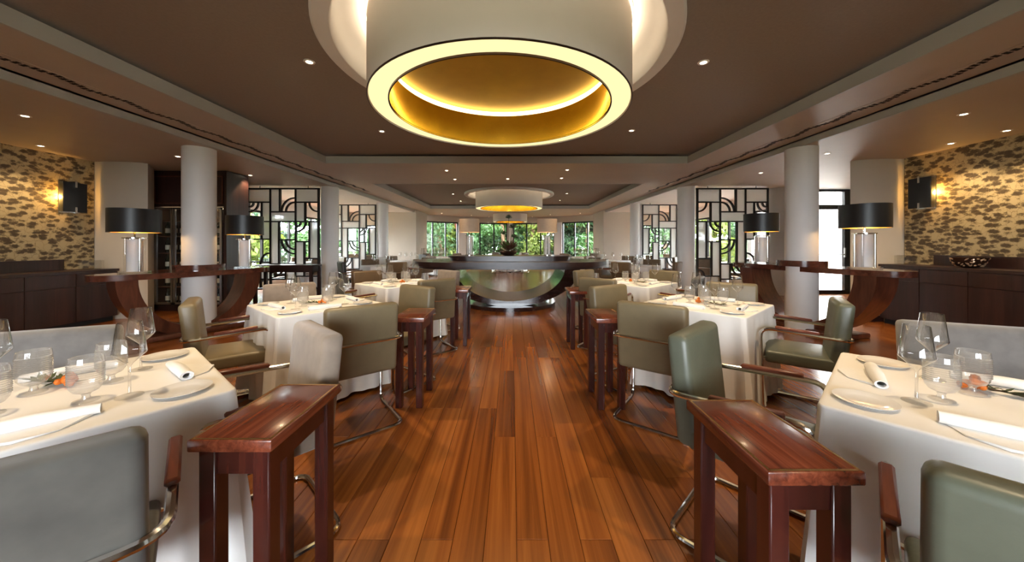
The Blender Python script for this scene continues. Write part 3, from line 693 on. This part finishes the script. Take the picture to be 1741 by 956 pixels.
# ------------------------------------------------------------------ curved bar consoles round the first columns, with lamps
def arc_console(mid, tip, zt, col, label):
    """oval top on a U-shaped bent support, a collar around the column"""
    dx, dy = tip[0]-mid[0], tip[1]-mid[1]; hl = math.hypot(dx, dy); ang = math.atan2(dy, dx)
    t = thing('arc_console', label, 'console', (mid[0], mid[1], 0), ang, 'curved bar consoles wrapped around columns')
    cl = Matrix.Rotation(-ang, 2) @ Vector((col[0]-mid[0], col[1]-mid[1]))
    P = []; n = 72
    for i in range(n):
        a = 2*PI*i/n; ca, sa = math.cos(a), math.sin(a)
        P.append((hl*math.copysign(abs(ca)**.8, ca), .34*math.copysign(abs(sa)**.7, sa)))
    MB().prism(P, zt-.075, zt, True).build('table_top', 'walnut_top', t)
    MB().lathe([(.205, zt), (.30, zt), (.30, zt+.085), (.205, zt+.085)], 40, (cl.x, cl.y, 0)).build('column_collar', 'walnut_top', t)
    mb = MB(); n = 28; A0, A1 = hl*.80, hl*.60; top = zt-.075
    for half in (-1, 1):
        mb = MB(); vs = []
        for i in range(n//2+1):
            th = (PI/2)*(i/(n/2))
            for (ra, rb) in ((A0, top-.0), (A1, top-.13)):
                x = half*ra*math.sin(th) if False else half*ra*math.cos(th)*1.0
                z = top-rb*math.sin(th)
                for yy in (-.20, .20): vs.append((x, yy, max(z, .0)))
        fs = []
        for i in range(n//2):
            k = i*4; q = k+4; fs += [(k, q, q+1, k+1), (k+2, k+3, q+3, q+2), (k, k+2, q+2, q), (k+1, q+1, q+3, k+3)]
        fs += [(0, 1, 3, 2)]
        if half < 0: fs = [tuple(reversed(f)) for f in fs]
        mb.add(vs, fs, True).build('curved_leg', 'walnut', t)
    MB().rbox(-.62, .62, -.30, .30, 0, .07, .02, 2).build('foot_plate', 'walnut', t)
    return t
CL, CR = (-4.6, 5.13), (4.45, 5.13)
arc_console((-4.65, 5.07), (-4.16, 5.95), .91, CL, 'curved walnut bar console wrapped round the nearest left column')
arc_console((4.60, 5.22), (4.31, 6.38), .97, CR, 'curved walnut bar console wrapped round the nearest right column')
def console_lamp(x, y, z, rz, label):
    t = thing('table_lamp', label, 'lamp', (x, y, z+.0005), rz, 'black drum-shade lamps on the bar consoles')
    MB().rbox(-.125, .125, -.125, .125, 0, .025, .006, 1).build('base_plate', 'lamp_glass', t)
    MB().lathe([(.080, .026), (.080, .45)], 28, cap1=True).build('white_core', 'frosted_white', t)
    for q in range(4):
        a = PI/4+q*PI/2; MB().tube([(.098*math.cos(a), .098*math.sin(a), .026), (.098*math.cos(a), .098*math.sin(a), .46)], .013, 10).build('glass_rod', 'chrome' if q % 2 else 'lamp_glass', t)
    MB().lathe([(.001, .46), (.12, .46), (.12, .475), (.001, .475)], 28).build('top_plate', 'chrome', t)
    MB().tube([(0, 0, .475), (0, 0, .62)], .012, 8).build('stem', 'chrome', t)
    sh = MB().lathe([(.255, .54), (.255, .85)], 48).build('lamp_shade', 'black_shade', t)
    MB().lathe([(.251, .543), (.251, .847)], 48).build('gold_lining', 'gold_lining', sh)
    MB().lathe([(.001, .835), (.25, .835)], 48).build('top_diffuser', 'black_shade', sh)
    MB().lathe([(.001, .62), (.03, .63), (.045, .68), (.03, .73), (.001, .74)], 16).build('bulb', 'glow_lamp', t)
    light('POINT', 'lamp_glow', (0, 0, .60), 10, (1.0, .66, .3), t, shadow_soft_size=.05)
console_lamp(-4.93, 4.55, .91, .5, 'black drum-shade lamp on the near end of the left bar console')
console_lamp(-4.33, 5.66, .91, .5, 'black drum-shade lamp on the far end of the left bar console')
console_lamp(4.78, 4.53, .97, -.2, 'black drum-shade lamp on the near end of the right bar console')
console_lamp(4.42, 5.92, .97, -.2, 'black drum-shade lamp on the far end of the right bar console')

# ------------------------------------------------------------------ central display table
dt = thing('display_table', 'large dark oval display table on a curved cradle at the end of the aisle', 'table', (0.06, 7.4, 0))
def stadium(hx, hy, n=24):
    P = []
    for s in (1, -1):
        for i in range(n+1):
            a = -PI/2+PI*i/n if s > 0 else PI/2+PI*i/n
            P.append((s*(hx-hy)+hy*math.cos(a), hy*math.sin(a)))
    return P
MB().prism(stadium(2.05, 1.0), .86, .95, True).build('oval_top', 'espresso', dt)
MB().prism(stadium(1.95, .9), .81, .86, True).build('under_rim', 'espresso', dt)
MB().prism(stadium(1.30, .42), .9505, 1.01, True).build('upper_plinth', 'espresso', dt)
MB().prism(stadium(1.34, .46), 1.01, 1.05, True).build('upper_top', 'espresso', dt)
vs = []; fs = []; n = 40
for i in range(n+1):
    th = PI*i/n
    for (a, b_) in ((1.40, .80), (1.10, .70)):
        for yy in (-.62, .75): vs.append((a*math.cos(th), yy, .86-b_*math.sin(th)))
for i in range(n):
    k = i*4; q = k+4; fs += [(k, k+1, q+1, q), (k+2, q+2, q+3, k+3), (k, q, q+2, k+2), (k+1, k+3, q+3, q+1)]
MB().add(vs, fs, True).build('cradle', 'espresso_gloss', dt)
MB().prism(circ(0, 0.06, .98, 48, .95), 0, .075, True).build('base_plate', 'espresso_gloss', dt)
# leafy arrangement with papyrus
fa = thing('flower_arrangement', 'leafy red-brown arrangement with tall papyrus stems on the display table', 'plant', (0.02, 7.36, 1.0505))
MB().lathe([(.09, 0), (.16, .03), (.19, .08), (.17, .10)], 24, cap0=True, cap1=True).build('pot', 'bronze_dark', fa)
rng = random.Random(11)
for i in range(70):
    a = rng.uniform(0, 2*PI); el = rng.uniform(.1, 1.3); L = rng.uniform(.2, .30); d_ = Vector((math.cos(a)*math.cos(el), math.sin(a)*math.cos(el), math.sin(el)))
    sd_ = d_.cross(Vector((0, 0, 1))).normalized()*.032; up = sd_.cross(d_).normalized()*.012; p0 = Vector((0, 0, .09))+d_*.05
    p1 = p0+d_*L*.55; p2 = p0+d_*L+Vector((0, 0, -.03))
    MB().add([p0, p1+sd_, p1-up, p1-sd_, p2], [(0, 1, 2), (0, 2, 3), (1, 4, 2), (2, 4, 3)]).build('leaf', 'croton' if rng.random() < .7 else 'croton_green', fa)
for (x, z, r) in ((.01, .83, .07), (.10, .62, .085), (-.10, .48, .07), (.13, .42, .07)):
    st = MB().tube([(0, 0, .08), (x*.5, 0, z*.5), (x, 0, z)], .006, 5).build('stalk', 'papyrus', fa)
    h = MB()
    for _ in range(90):
        a = rng.uniform(0, 2*PI); el = rng.uniform(.15, 1.5); d_ = Vector((math.cos(a)*math.cos(el), math.sin(a)*math.cos(el), math.sin(el)))
        p = Vector((x, 0, z-.03)); q = d_.orthogonal().normalized()*.004
        h.add([p-q, p+q, p+d_*r*1.15+q, p+d_*r*1.15-q], [(0, 1, 2, 3)])
    h.build('umbel', 'papyrus', st)
def big_lamp(x, label):
    t = thing('table_lamp', label, 'lamp', (x, 7.38, 1.0505), 0, 'beige drum-shade lamps on the display table')
    MB().lathe([(.10, 0), (.10, .02)], 24, cap0=True, cap1=True).build('base_plate', 'chrome', t)
    MB().lathe([(.055, .02), (.055, .42)], 24, cap1=True).build('white_core', 'frosted_white', t)
    for q in range(3):
        a = q*2*PI/3+.5; MB().tube([(.078*math.cos(a), .078*math.sin(a), .02), (.078*math.cos(a), .078*math.sin(a), .43)], .010, 8).build('glass_rod', 'chrome', t)
    MB().lathe([(.001, .43), (.09, .43), (.09, .44), (.001, .44)], 24).build('top_plate', 'chrome', t)
    MB().tube([(0, 0, .44), (0, 0, .56)], .01, 6).build('stem', 'chrome', t)
    MB().lathe([(.215, .50), (.215, .785)], 40).build('lamp_shade', 'beige_shade', t)
    MB().lathe([(.001, .56), (.04, .60), (.001, .66)], 12).build('bulb', 'glow_lamp', t)
    light('POINT', 'lamp_glow', (0, 0, .58), 6, (1.0, .72, .42), t, shadow_soft_size=.05)
big_lamp(-.82, 'beige drum-shade lamp left of the flower arrangement'); big_lamp(.86, 'beige drum-shade lamp right of the flower arrangement')

# ------------------------------------------------------------------ chairs
def chair_proto(name, mat, desc, wide=0.235):
    t = thing(name, 'x', 'chair'); W = wide+.035
    path = fillet([(-W, -.275, .635), (W, -.275, .635), (W, .235, .665), (W, .22, .0135), (W, -.27, .0135), (-W, -.27, .0135), (-W, .22, .0135), (-W, .235, .665)], .075)
    MB().tube(path, .0125, 8, True).build('tube_frame', 'chrome', t)
    bk = MB().rbox(-wide, wide, -.047, .047, .40, .885, .028, 3)
    bk.v = [(x, y-.205-(z-.45)*.10, z) for x, y, z in bk.v]; bk.build('backrest', mat, t)
    MB().rbox(-wide, wide, -.20, .205, .395, .485, .02, 3).build('seat', mat, t)
    for s in (-1, 1):
        a = MB().rbox(-.016, .016, -.125, .125, -.011, .010, .006, 1); a.v = [(x+s*W, y+.02, z+.655+.017+y*.058) for x, y, z in a.v]
        a.build('armrest', 'arm_wood', t)
        MB().tube([(s*W, .218, .44), (s*(wide-.01), .195, .44)], .009, 6).build('seat_bracket', 'chrome', t)
    return t
protos = {}
for key, mat in (('olive', 'leather_olive'), ('green', 'leather_olive_teal_light'), ('brown', 'leather_brown'), ('dark', 'leather_dark'), ('taupe', 'suede_taupe'), ('grey', 'suede_grey'), ('dsuede', 'suede_dark')):  # the green key is olive leather coloured with the teal light
    p = chair_proto('armchair', mat, key); protos[key] = [snapshot(p), False]
protos['wgrey'] = [snapshot(chair_proto('armchair', 'suede_grey', 'wide', .31)), False]
DESC = {'olive': 'olive leather tubular armchair', 'green': 'teal-light-tinted olive leather tubular armchair', 'brown': 'brown leather tubular armchair', 'dark': 'black leather tubular armchair', 'taupe': 'taupe suede tubular armchair', 'grey': 'grey suede tubular armchair', 'dsuede': 'dark grey suede tubular armchair', 'wgrey': 'wide grey suede armchair'}
def chair(key, x, y, face, label, group):
    rz = face-PI/2; pr = protos[key]
    if not pr[1]:
        r = pr[0][0]; r.location = (x, y, 0); r.rotation_euler = (0, 0, rz); r['label'] = label; r['group'] = group; pr[1] = True
        return r
    return dup(pr[0], (x, y, 0), rz, label, group)

# ------------------------------------------------------------------ tableware prototypes
def one(name, mb, mat):
    me = mb.mesh(name); me.materials.append(M[mat]); me.set_sharp_from_angle(angle=math.radians(50)); return me
wg = MB().lathe([(.001, .0), (.037, .0015), (.036, .004), (.010, .007), (.0042, .016), (.0036, .06), (.0042, .108), (.010, .117), (.043, .152), (.0447, .158), (.0435, .164), (.0315, .263), (.0309, .2635), (.0303, .2625)], 28)
ME_WINE = one('wine_glass', wg, 'wine_glass_mat'); ME_WINE.materials.append(M['foot_glass'])
for p_ in ME_WINE.polygons:
    if p_.center.z < .012: p_.material_index = 1
prof = [(.001, 0), (.033, .001), (.032, .004), (.012, .009), (.009, .020), (.013, .027), (.030, .036), (.039, .050), (.0415, .062)]
z = .064
while z < .128: prof += [(.0442, z), (.0412, z+.0035)]; z += .007
prof += [(.0425, .134), (.0400, .152), (.0390, .1525), (.0380, .151)]
ME_GOB = one('water_goblet', MB().lathe(prof, 32), 'cut_glass_mat'); ME_GOB.set_sharp_from_angle(angle=math.radians(15)); ME_GOB.materials.append(M['foot_glass'])
for p_ in ME_GOB.polygons:
    if p_.center.z < .010: p_.material_index = 1
ME_PLATE = one('bread_plate', MB().lathe([(.001, .0005), (.045, .0005), (.05, .004), (.082, .011), (.083, .013), (.080, .013), (.052, .007), (.046, .0055), (.001, .005)], 40), 'porcelain')
nk = MB(); ns = 22; sec = []
for i in range(ns):
    a = 2*PI*i/ns*1.0; sec.append((.021*math.cos(a)*1.15, .019+.019*math.sin(a)))
Lr = .25; vs = []; st = 10
for j in range(st+1):
    xx = -Lr/2+Lr*j/st; k = 1-.22*abs(j/st-.5)*2*(1 if j < st/2 else .5)
    for (p, q) in sec: vs.append((xx, p*k, q*k))
fs = [(j*ns+i, j*ns+(i+1) % ns, (j+1)*ns+(i+1) % ns, (j+1)*ns+i) for j in range(st) for i in range(ns)]
for jend, xo in ((0, 1), (st, -1)):                        # sunken rolled ends
    b0_ = len(vs); base = jend*ns
    for (p, q) in sec: vs.append((vs[base][0]+xo*.002, p*.62*.85, .016+(q-.019)*.55)); 
    for (p, q) in sec: vs.append((vs[base][0]+xo*.02, p*.55*.85, .016+(q-.019)*.5))
    fs += [(base+i, base+(i+1) % ns, b0_+(i+1) % ns, b0_+i) for i in range(ns)]
    fs += [(b0_+i, b0_+(i+1) % ns, b0_+ns+(i+1) % ns, b0_+ns+i) for i in range(ns)]
nk.add(vs, fs, True)
# loose tail of cloth lying beside the roll
T0 = [(-.11, .012), (.11, .012), (.085, .075), (.02, .11), (-.06, .085)]
nk.add([(x, y, .001) for x, y in T0]+[(x, y, .006+.004*math.sin(40*x)) for x, y in T0], [(4, 3, 2, 1, 0), (5, 6, 7, 8, 9)]+[(i, (i+1) % 5, 5+(i+1) % 5, 5+i) for i in range(5)])
ME_NAP = one('rolled_napkin', nk, 'napkin')
def item(name, me, x, y, z, rz, label, cat, group):
    o = mk(name, me, None, (x, y, z)); o.rotation_euler = (0, 0, rz); return tag(o, label, cat, group)
def sprig(x, y, z, rz, label):
    t = thing('berry_sprig', label, 'sprig', (x, y, z), rz, 'berry sprigs lying on the tables'); rng = random.Random(int(abs(x*1000)))
    MB().tube([(-.13, 0, .006), (-.05, .01, .012), (.03, 0, .014), (.06, -.01, .012)], .003, 6).build('stem', 'sprig_bark', t)
    for i in range(46):
        u = rng.uniform(-.14, .05); a = rng.uniform(-1.1, 1.1)+(PI if rng.random() < .75 else 0); L = rng.uniform(.032, .062)
        d_ = Vector((math.cos(a), math.sin(a)*.9, rng.uniform(.0, .55))).normalized(); s_ = d_.cross(Vector((0, 0, 1))).normalized()*.0075
        p = Vector((u, 0, .010)); MB().add([p, p+d_*L*.5+s_, p+d_*L, p+d_*L*.5-s_, p+d_*L*.5+Vector((0, 0, -.002))], [(0, 1, 2, 3), (0, 4, 1), (1, 4, 2), (2, 4, 3), (3, 4, 0)]).build('leaf', 'sprig_green', t)
    for i in range(13):
        a = rng.uniform(0, 2*PI); q = rng.uniform(0, .036); r = rng.uniform(.0115, .015)
        MB().lathe([(.0005, -r), (r*.7, -r*.7), (r, 0), (r*.7, r*.7), (.0005, r)], 10, (.055+q*math.cos(a), q*math.sin(a)*.9, r+.002+rng.uniform(0, .03)*(1-q/.04))).build('berry', 'berry', t)

# ------------------------------------------------------------------ tables
ZTOP = .76
def cloth_mesh(S, seed):
    rng = random.Random(seed); h = S/2; rc = .012; n = 240; base = []
    for i in range(n):                                      # rounded square outline, CCW, evenly spaced
        t_ = i/n*4; e = int(t_); f = t_-e
        p = [(-h+2*h*f, -h), (h, -h+2*h*f), (h-2*h*f, h), (-h, h-2*h*f)][e]
        x = max(-h+rc, min(h-rc, p[0])); y = max(-h+rc, min(h-rc, p[1])); d_ = Vector((p[0]-x, p[1]-y))
        if d_.length > 1e-6: d_ = d_.normalized()*rc
        base.append((x+d_.x, y+d_.y, e, f))
    vs = []; fs = []; rows = [(0, .004), (.003, .008), (.009, .010)]+[(.009+.72*k/14, .010) for k in range(1, 15)]
    ph = [rng.uniform(0, 6.28) for _ in range(4)]
    vs += [(x*.985, y*.985, ZTOP) for x, y, e, f in base]
    for dz, o_ in rows:
        tt = max(0, dz-.009)/.72
        for x, y, e, f in base:
            nrm = [(0, -1), (1, 0), (0, 1), (-1, 0)][e]; cf = min(f, 1-f)*2       # 0 at corner, 1 mid
            corner = max(0, 1-cf/.28)
            ang = math.atan2(y, x); rad = Vector((math.cos(ang), math.sin(ang)))
            fold = (math.sin(f*2*PI*2.6+ph[e]+tt*.8)*.026+math.sin(f*2*PI*6.3+ph[e]*2-tt)*.012)*tt**.7*(1-corner*.8)
            sgn = 1 if f < .5 else -1
            out = o_+.016*tt+fold-.030*math.exp(-((cf-.16)/.07)**2)*tt; co = corner**1.3*(.075*tt)
            vs.append((x+nrm[0]*out+rad.x*co, y+nrm[1]*out+rad.y*co, ZTOP-dz))
    k = len(rows)
    for j in range(k):
        for i in range(n): fs.append((j*n+i, (j+1)*n+i, (j+1)*n+(i+1) % n, j*n+(i+1) % n))
    fs.append(tuple(range(n)))
    me = bpy.data.meshes.new('tablecloth'); me.from_pydata(vs, [], fs); me.update()
    me.polygons.foreach_set('use_smooth', [True]*len(fs)); me.set_sharp_from_angle(angle=math.radians(38)); me.materials.append(M['cloth'])
    return me
CLOTHS = [cloth_mesh(.82, 1), cloth_mesh(.82, 2), cloth_mesh(.82, 3)]
tb0 = thing('dining_table', 'x', 'table')
MB().rbox(-.40, .40, -.40, .40, .715, .752, .008, 1).build('table_top', 'mahogany_dark', tb0)
for sx in (-1, 1):
    for sy in (-1, 1): MB().box(sx*.34-.03, sx*.34+.03, sy*.34-.03, sy*.34+.03, 0, .715).build('leg', 'mahogany_dark', tb0)
tsnap = snapshot(tb0); t_used = [False]
DIRS = {'SE': -45, 'NE': 45, 'NW': 135, 'SW': 225}
def table(cx, cy, where, rot, chairs, side, full=True, dist=.665, seed=0, jit={}):
    """where: phrase that singles the table out; side: -1 left of the aisle, +1 right"""
    if t_used[0]: dup(tsnap, (cx, cy, 0), rot, 'square dining table under the white cloth, %s' % where, 'square dining tables')
    else:
        tb0.location = (cx, cy, 0); tb0.rotation_euler = (0, 0, rot); tb0['label'] = 'square dining table under the white cloth, %s' % where; tb0['group'] = 'square dining tables'; t_used[0] = True
    o = mk('tablecloth', CLOTHS[seed % 3], None, (cx, cy, 0)); o.rotation_euler = (0, 0, rot+PI/2*(seed % 4)); tag(o, 'white floor-length tablecloth, %s' % where, 'tablecloth', 'white tablecloths')
    rng = random.Random(seed*31+5)
    for k, dg in DIRS.items():
        a = math.radians(dg)+(rot-PI/4); s_ = Vector((math.cos(a), math.sin(a))); f_ = -s_; left = Vector((-f_.y, f_.x)); right = -left
        aisle = (k in ('SE', 'NE')) if side < 0 else (k in ('SW', 'NW'))
        seat = ('front' if k in ('SE', 'SW') else 'back')+('-aisle' if aisle else '-wall')
        if k in chairs and chairs[k]:
            p = Vector((cx, cy))+s_*dist; fa_ = a+PI
            if k in jit:                                     # backrest position and facing measured in the room
                bx_, by_, fd = jit[k]; fa_ = math.radians(fd); p = Vector((bx_, by_))+Vector((math.cos(fa_), math.sin(fa_)))*.245
            chair(chairs[k], p.x, p.y, fa_, '%s on the %s side, %s' % (DESC[chairs[k]], seat, where), 'armchairs around the white tables')
        def pos(ds, dr, j=.012): q = Vector((cx, cy))+s_*(ds+rng.uniform(-j, j))+right*(dr+rng.uniform(-j, j)); return q.x, q.y
        gz = ZTOP+.0005
        x, y = pos(.205, .15); item('wine_glass', ME_WINE, x, y, gz, 0, 'tall wine glass at the %s seat, %s' % (seat, where), 'wine glass', 'wine glasses on the tables')
        if full:
            x, y = pos(.125, .055); item('water_goblet', ME_GOB, x, y, gz, 0, 'ribbed water goblet at the %s seat, %s' % (seat, where), 'goblet', 'ribbed goblets on the tables')
            x, y = pos(.285, -.30); item('bread_plate', ME_PLATE, x, y, gz, 0, 'small white plate at the %s seat, %s' % (seat, where), 'plate', 'white side plates')
            x, y = pos(.295, -.03); item('rolled_napkin', ME_NAP, x, y, gz, math.atan2(left.y, left.x)+rng.uniform(-.25, .15), 'rolled white napkin at the %s seat, %s' % (seat, where), 'napkin', 'rolled white napkins')
    if full: sprig(cx+side*(.13 if cy < 2 else 0), cy+(.10 if cy < 2 else 0), ZTOP+.001, -.15 if side < 0 else PI-.75, 'orange berry sprig in the middle, %s' % where)
Q = math.radians
table(-1.51, 1.207, 'nearest table left of the aisle', Q(51), {'SE': 'dsuede', 'NE': 'taupe', 'NW': 'wgrey'}, -1, True, .63, 1, {'SE': (-.905, .62, 133), 'NE': (-.88, 1.71, 227), 'NW': (-2.20, 1.63, 295)})
table(1.72, 1.12, 'nearest table right of the aisle', Q(42), {'SW': 'green', 'NW': 'green', 'NE': 'wgrey'}, 1, True, .65, 2, {'SW': (1.055, .49, 44), 'NW': (1.01, 1.70, 314), 'NE': (2.50, 1.745, 246)})
table(-1.66, 3.07, 'second table left of the aisle', Q(50), {'SE': 'olive', 'NE': 'olive', 'NW': 'taupe', 'SW': 'olive'}, -1, True, .64, 3, {'SE': (-.91, 2.31, 129), 'NE': (-.845, 3.40, 234), 'NW': (-2.24, 3.60, 305), 'SW': (-2.27, 2.52, 38)})
table(1.84, 3.07, 'second table right of the aisle', Q(41), {'SW': 'olive', 'NW': 'olive', 'NE': 'olive', 'SE': 'green'}, 1, True, .64, 4, {'SW': (1.07, 2.38, 53), 'NW': (1.07, 3.44, 300), 'NE': (2.45, 3.66, 236), 'SE': (2.54, 2.53, 143)})
table(-1.47, 4.72, 'third table left of the aisle', Q(50), {'SE': 'olive', 'NE': 'taupe', 'NW': 'brown', 'SW': 'dsuede'}, -1, True, .64, 5, {'SE': (-.78, 4.02, 128), 'SW': (-2.08, 4.22, 38)})
table(1.83, 4.80, 'third table right of the aisle', Q(41), {'SW': 'olive', 'NW': 'olive', 'NE': 'olive', 'SE': 'dark'}, 1, True, .64, 6, {'SW': (1.13, 4.12, 53), 'SE': (2.45, 4.3, 143)})
far = [(-3.15, 8.55, 'left of the display table', -1), (3.25, 8.55, 'right of the display table', 1), (-3.3, 11.2, 'left of the second ring light', -1), (3.4, 11.2, 'right of the second ring light', 1),
       (-5.95, 10.2, 'behind the near left screen', -1), (6.0, 10.2, 'behind the near right screen', 1), (-5.9, 13.4, 'behind the far left screen', -1), (5.95, 13.4, 'behind the far right screen', 1),
       (-2.9, 14.4, 'far left by the bow window', -1), (3.0, 14.4, 'far right by the bow window', 1), (0.0, 16.2, 'in the middle behind the display table', 1)]
for i, (x, y, wh, s) in enumerate(far):
    ck = 'brown'
    table(x, y, wh, Q(40+7*(i % 3)), {'SE': ck, 'NE': ck, 'NW': ck, 'SW': ck if i % 4 else 'dark'}, s, False, .70, 10+i)
# glasses lined up on both ends of the display table
rng = random.Random(5)
for s, nm in ((-1, 'left'), (1, 'right')):
    for i in range(10):
        item('wine_glass', ME_WINE, .06+s*(1.42+.13*(i % 4)+rng.uniform(-.015, .015)), 7.02+.22*(i//4)+rng.uniform(-.02, .02), .9505, 0, 'spare wine glass, %s row, %s from the outer edge, %s end of the display table' % (['front', 'middle', 'back'][i//4], ['fourth', 'third', 'second', 'first'][i % 4], nm), 'wine glass', 'spare glasses on the %s end of the display table' % nm)

# ------------------------------------------------------------------ small service side tables on the aisle
sp = thing('side_table', 'x', 'side table'); hw, hd, zt = .125, .205, .72
MB().rbox(-hw, hw, -hd, hd, zt-.036, zt, .005, 2).build('table_top', 'mahogany', sp)
b_ = MB(); e = .0008
for (x0, x1, y0, y1) in ((-hw+.006, -hw+.013, -hd+.006, hd-.006), (hw-.013, hw-.006, -hd+.006, hd-.006), (-hw+.006, hw-.006, -hd+.006, -hd+.013), (-hw+.006, hw-.006, hd-.013, hd-.006)): b_.box(x0, x1, y0, y1, zt-.004, zt+e)
b_.build('brass_inlay', 'brass', sp)
lw = .026; ix, iy = hw-.018-lw, hd-.018-lw
for sx in (-1, 1):
    for sy in (-1, 1): MB().rbox(sx*ix-lw, sx*ix+lw, sy*iy-lw, sy*iy+lw, 0, zt-.036, .004, 1).build('leg', 'mahogany_dark', sp)
for sy in (-1, 1): MB().box(-ix+lw, ix-lw, sy*iy-.018, sy*iy+.018, zt-.115, zt-.036).build('apron', 'mahogany_dark', sp)
for sx in (-1, 1): MB().box(sx*ix-.018, sx*ix+.018, -iy+lw, iy-lw, zt-.115, zt-.036).build('apron', 'mahogany_dark', sp)
ss = snapshot(sp); first = True
for x, y, l in ((-.735, 1.21, 'nearest wooden side table on the left of the aisle'), (.875, 1.07, 'nearest wooden side table on the right of the aisle'), (-.715, 2.88, 'second wooden side table on the left of the aisle'), (.88, 2.85, 'second wooden side table on the right of the aisle'),
                (-.58, 4.52, 'farthest wooden side table on the left of the aisle'), (.93, 4.37, 'farthest wooden side table on the right of the aisle')):
    if first: sp.location = (x, y, 0); sp['label'] = l; sp['group'] = 'wooden side tables along the aisle'; first = False
    else: dup(ss, (x, y, 0), 0, l, 'wooden side tables along the aisle')
for k, pr in protos.items():
    if not pr[1]:
        for c, gs in pr[0][1]: bpy.data.objects.remove(c)
        bpy.data.objects.remove(pr[0][0])
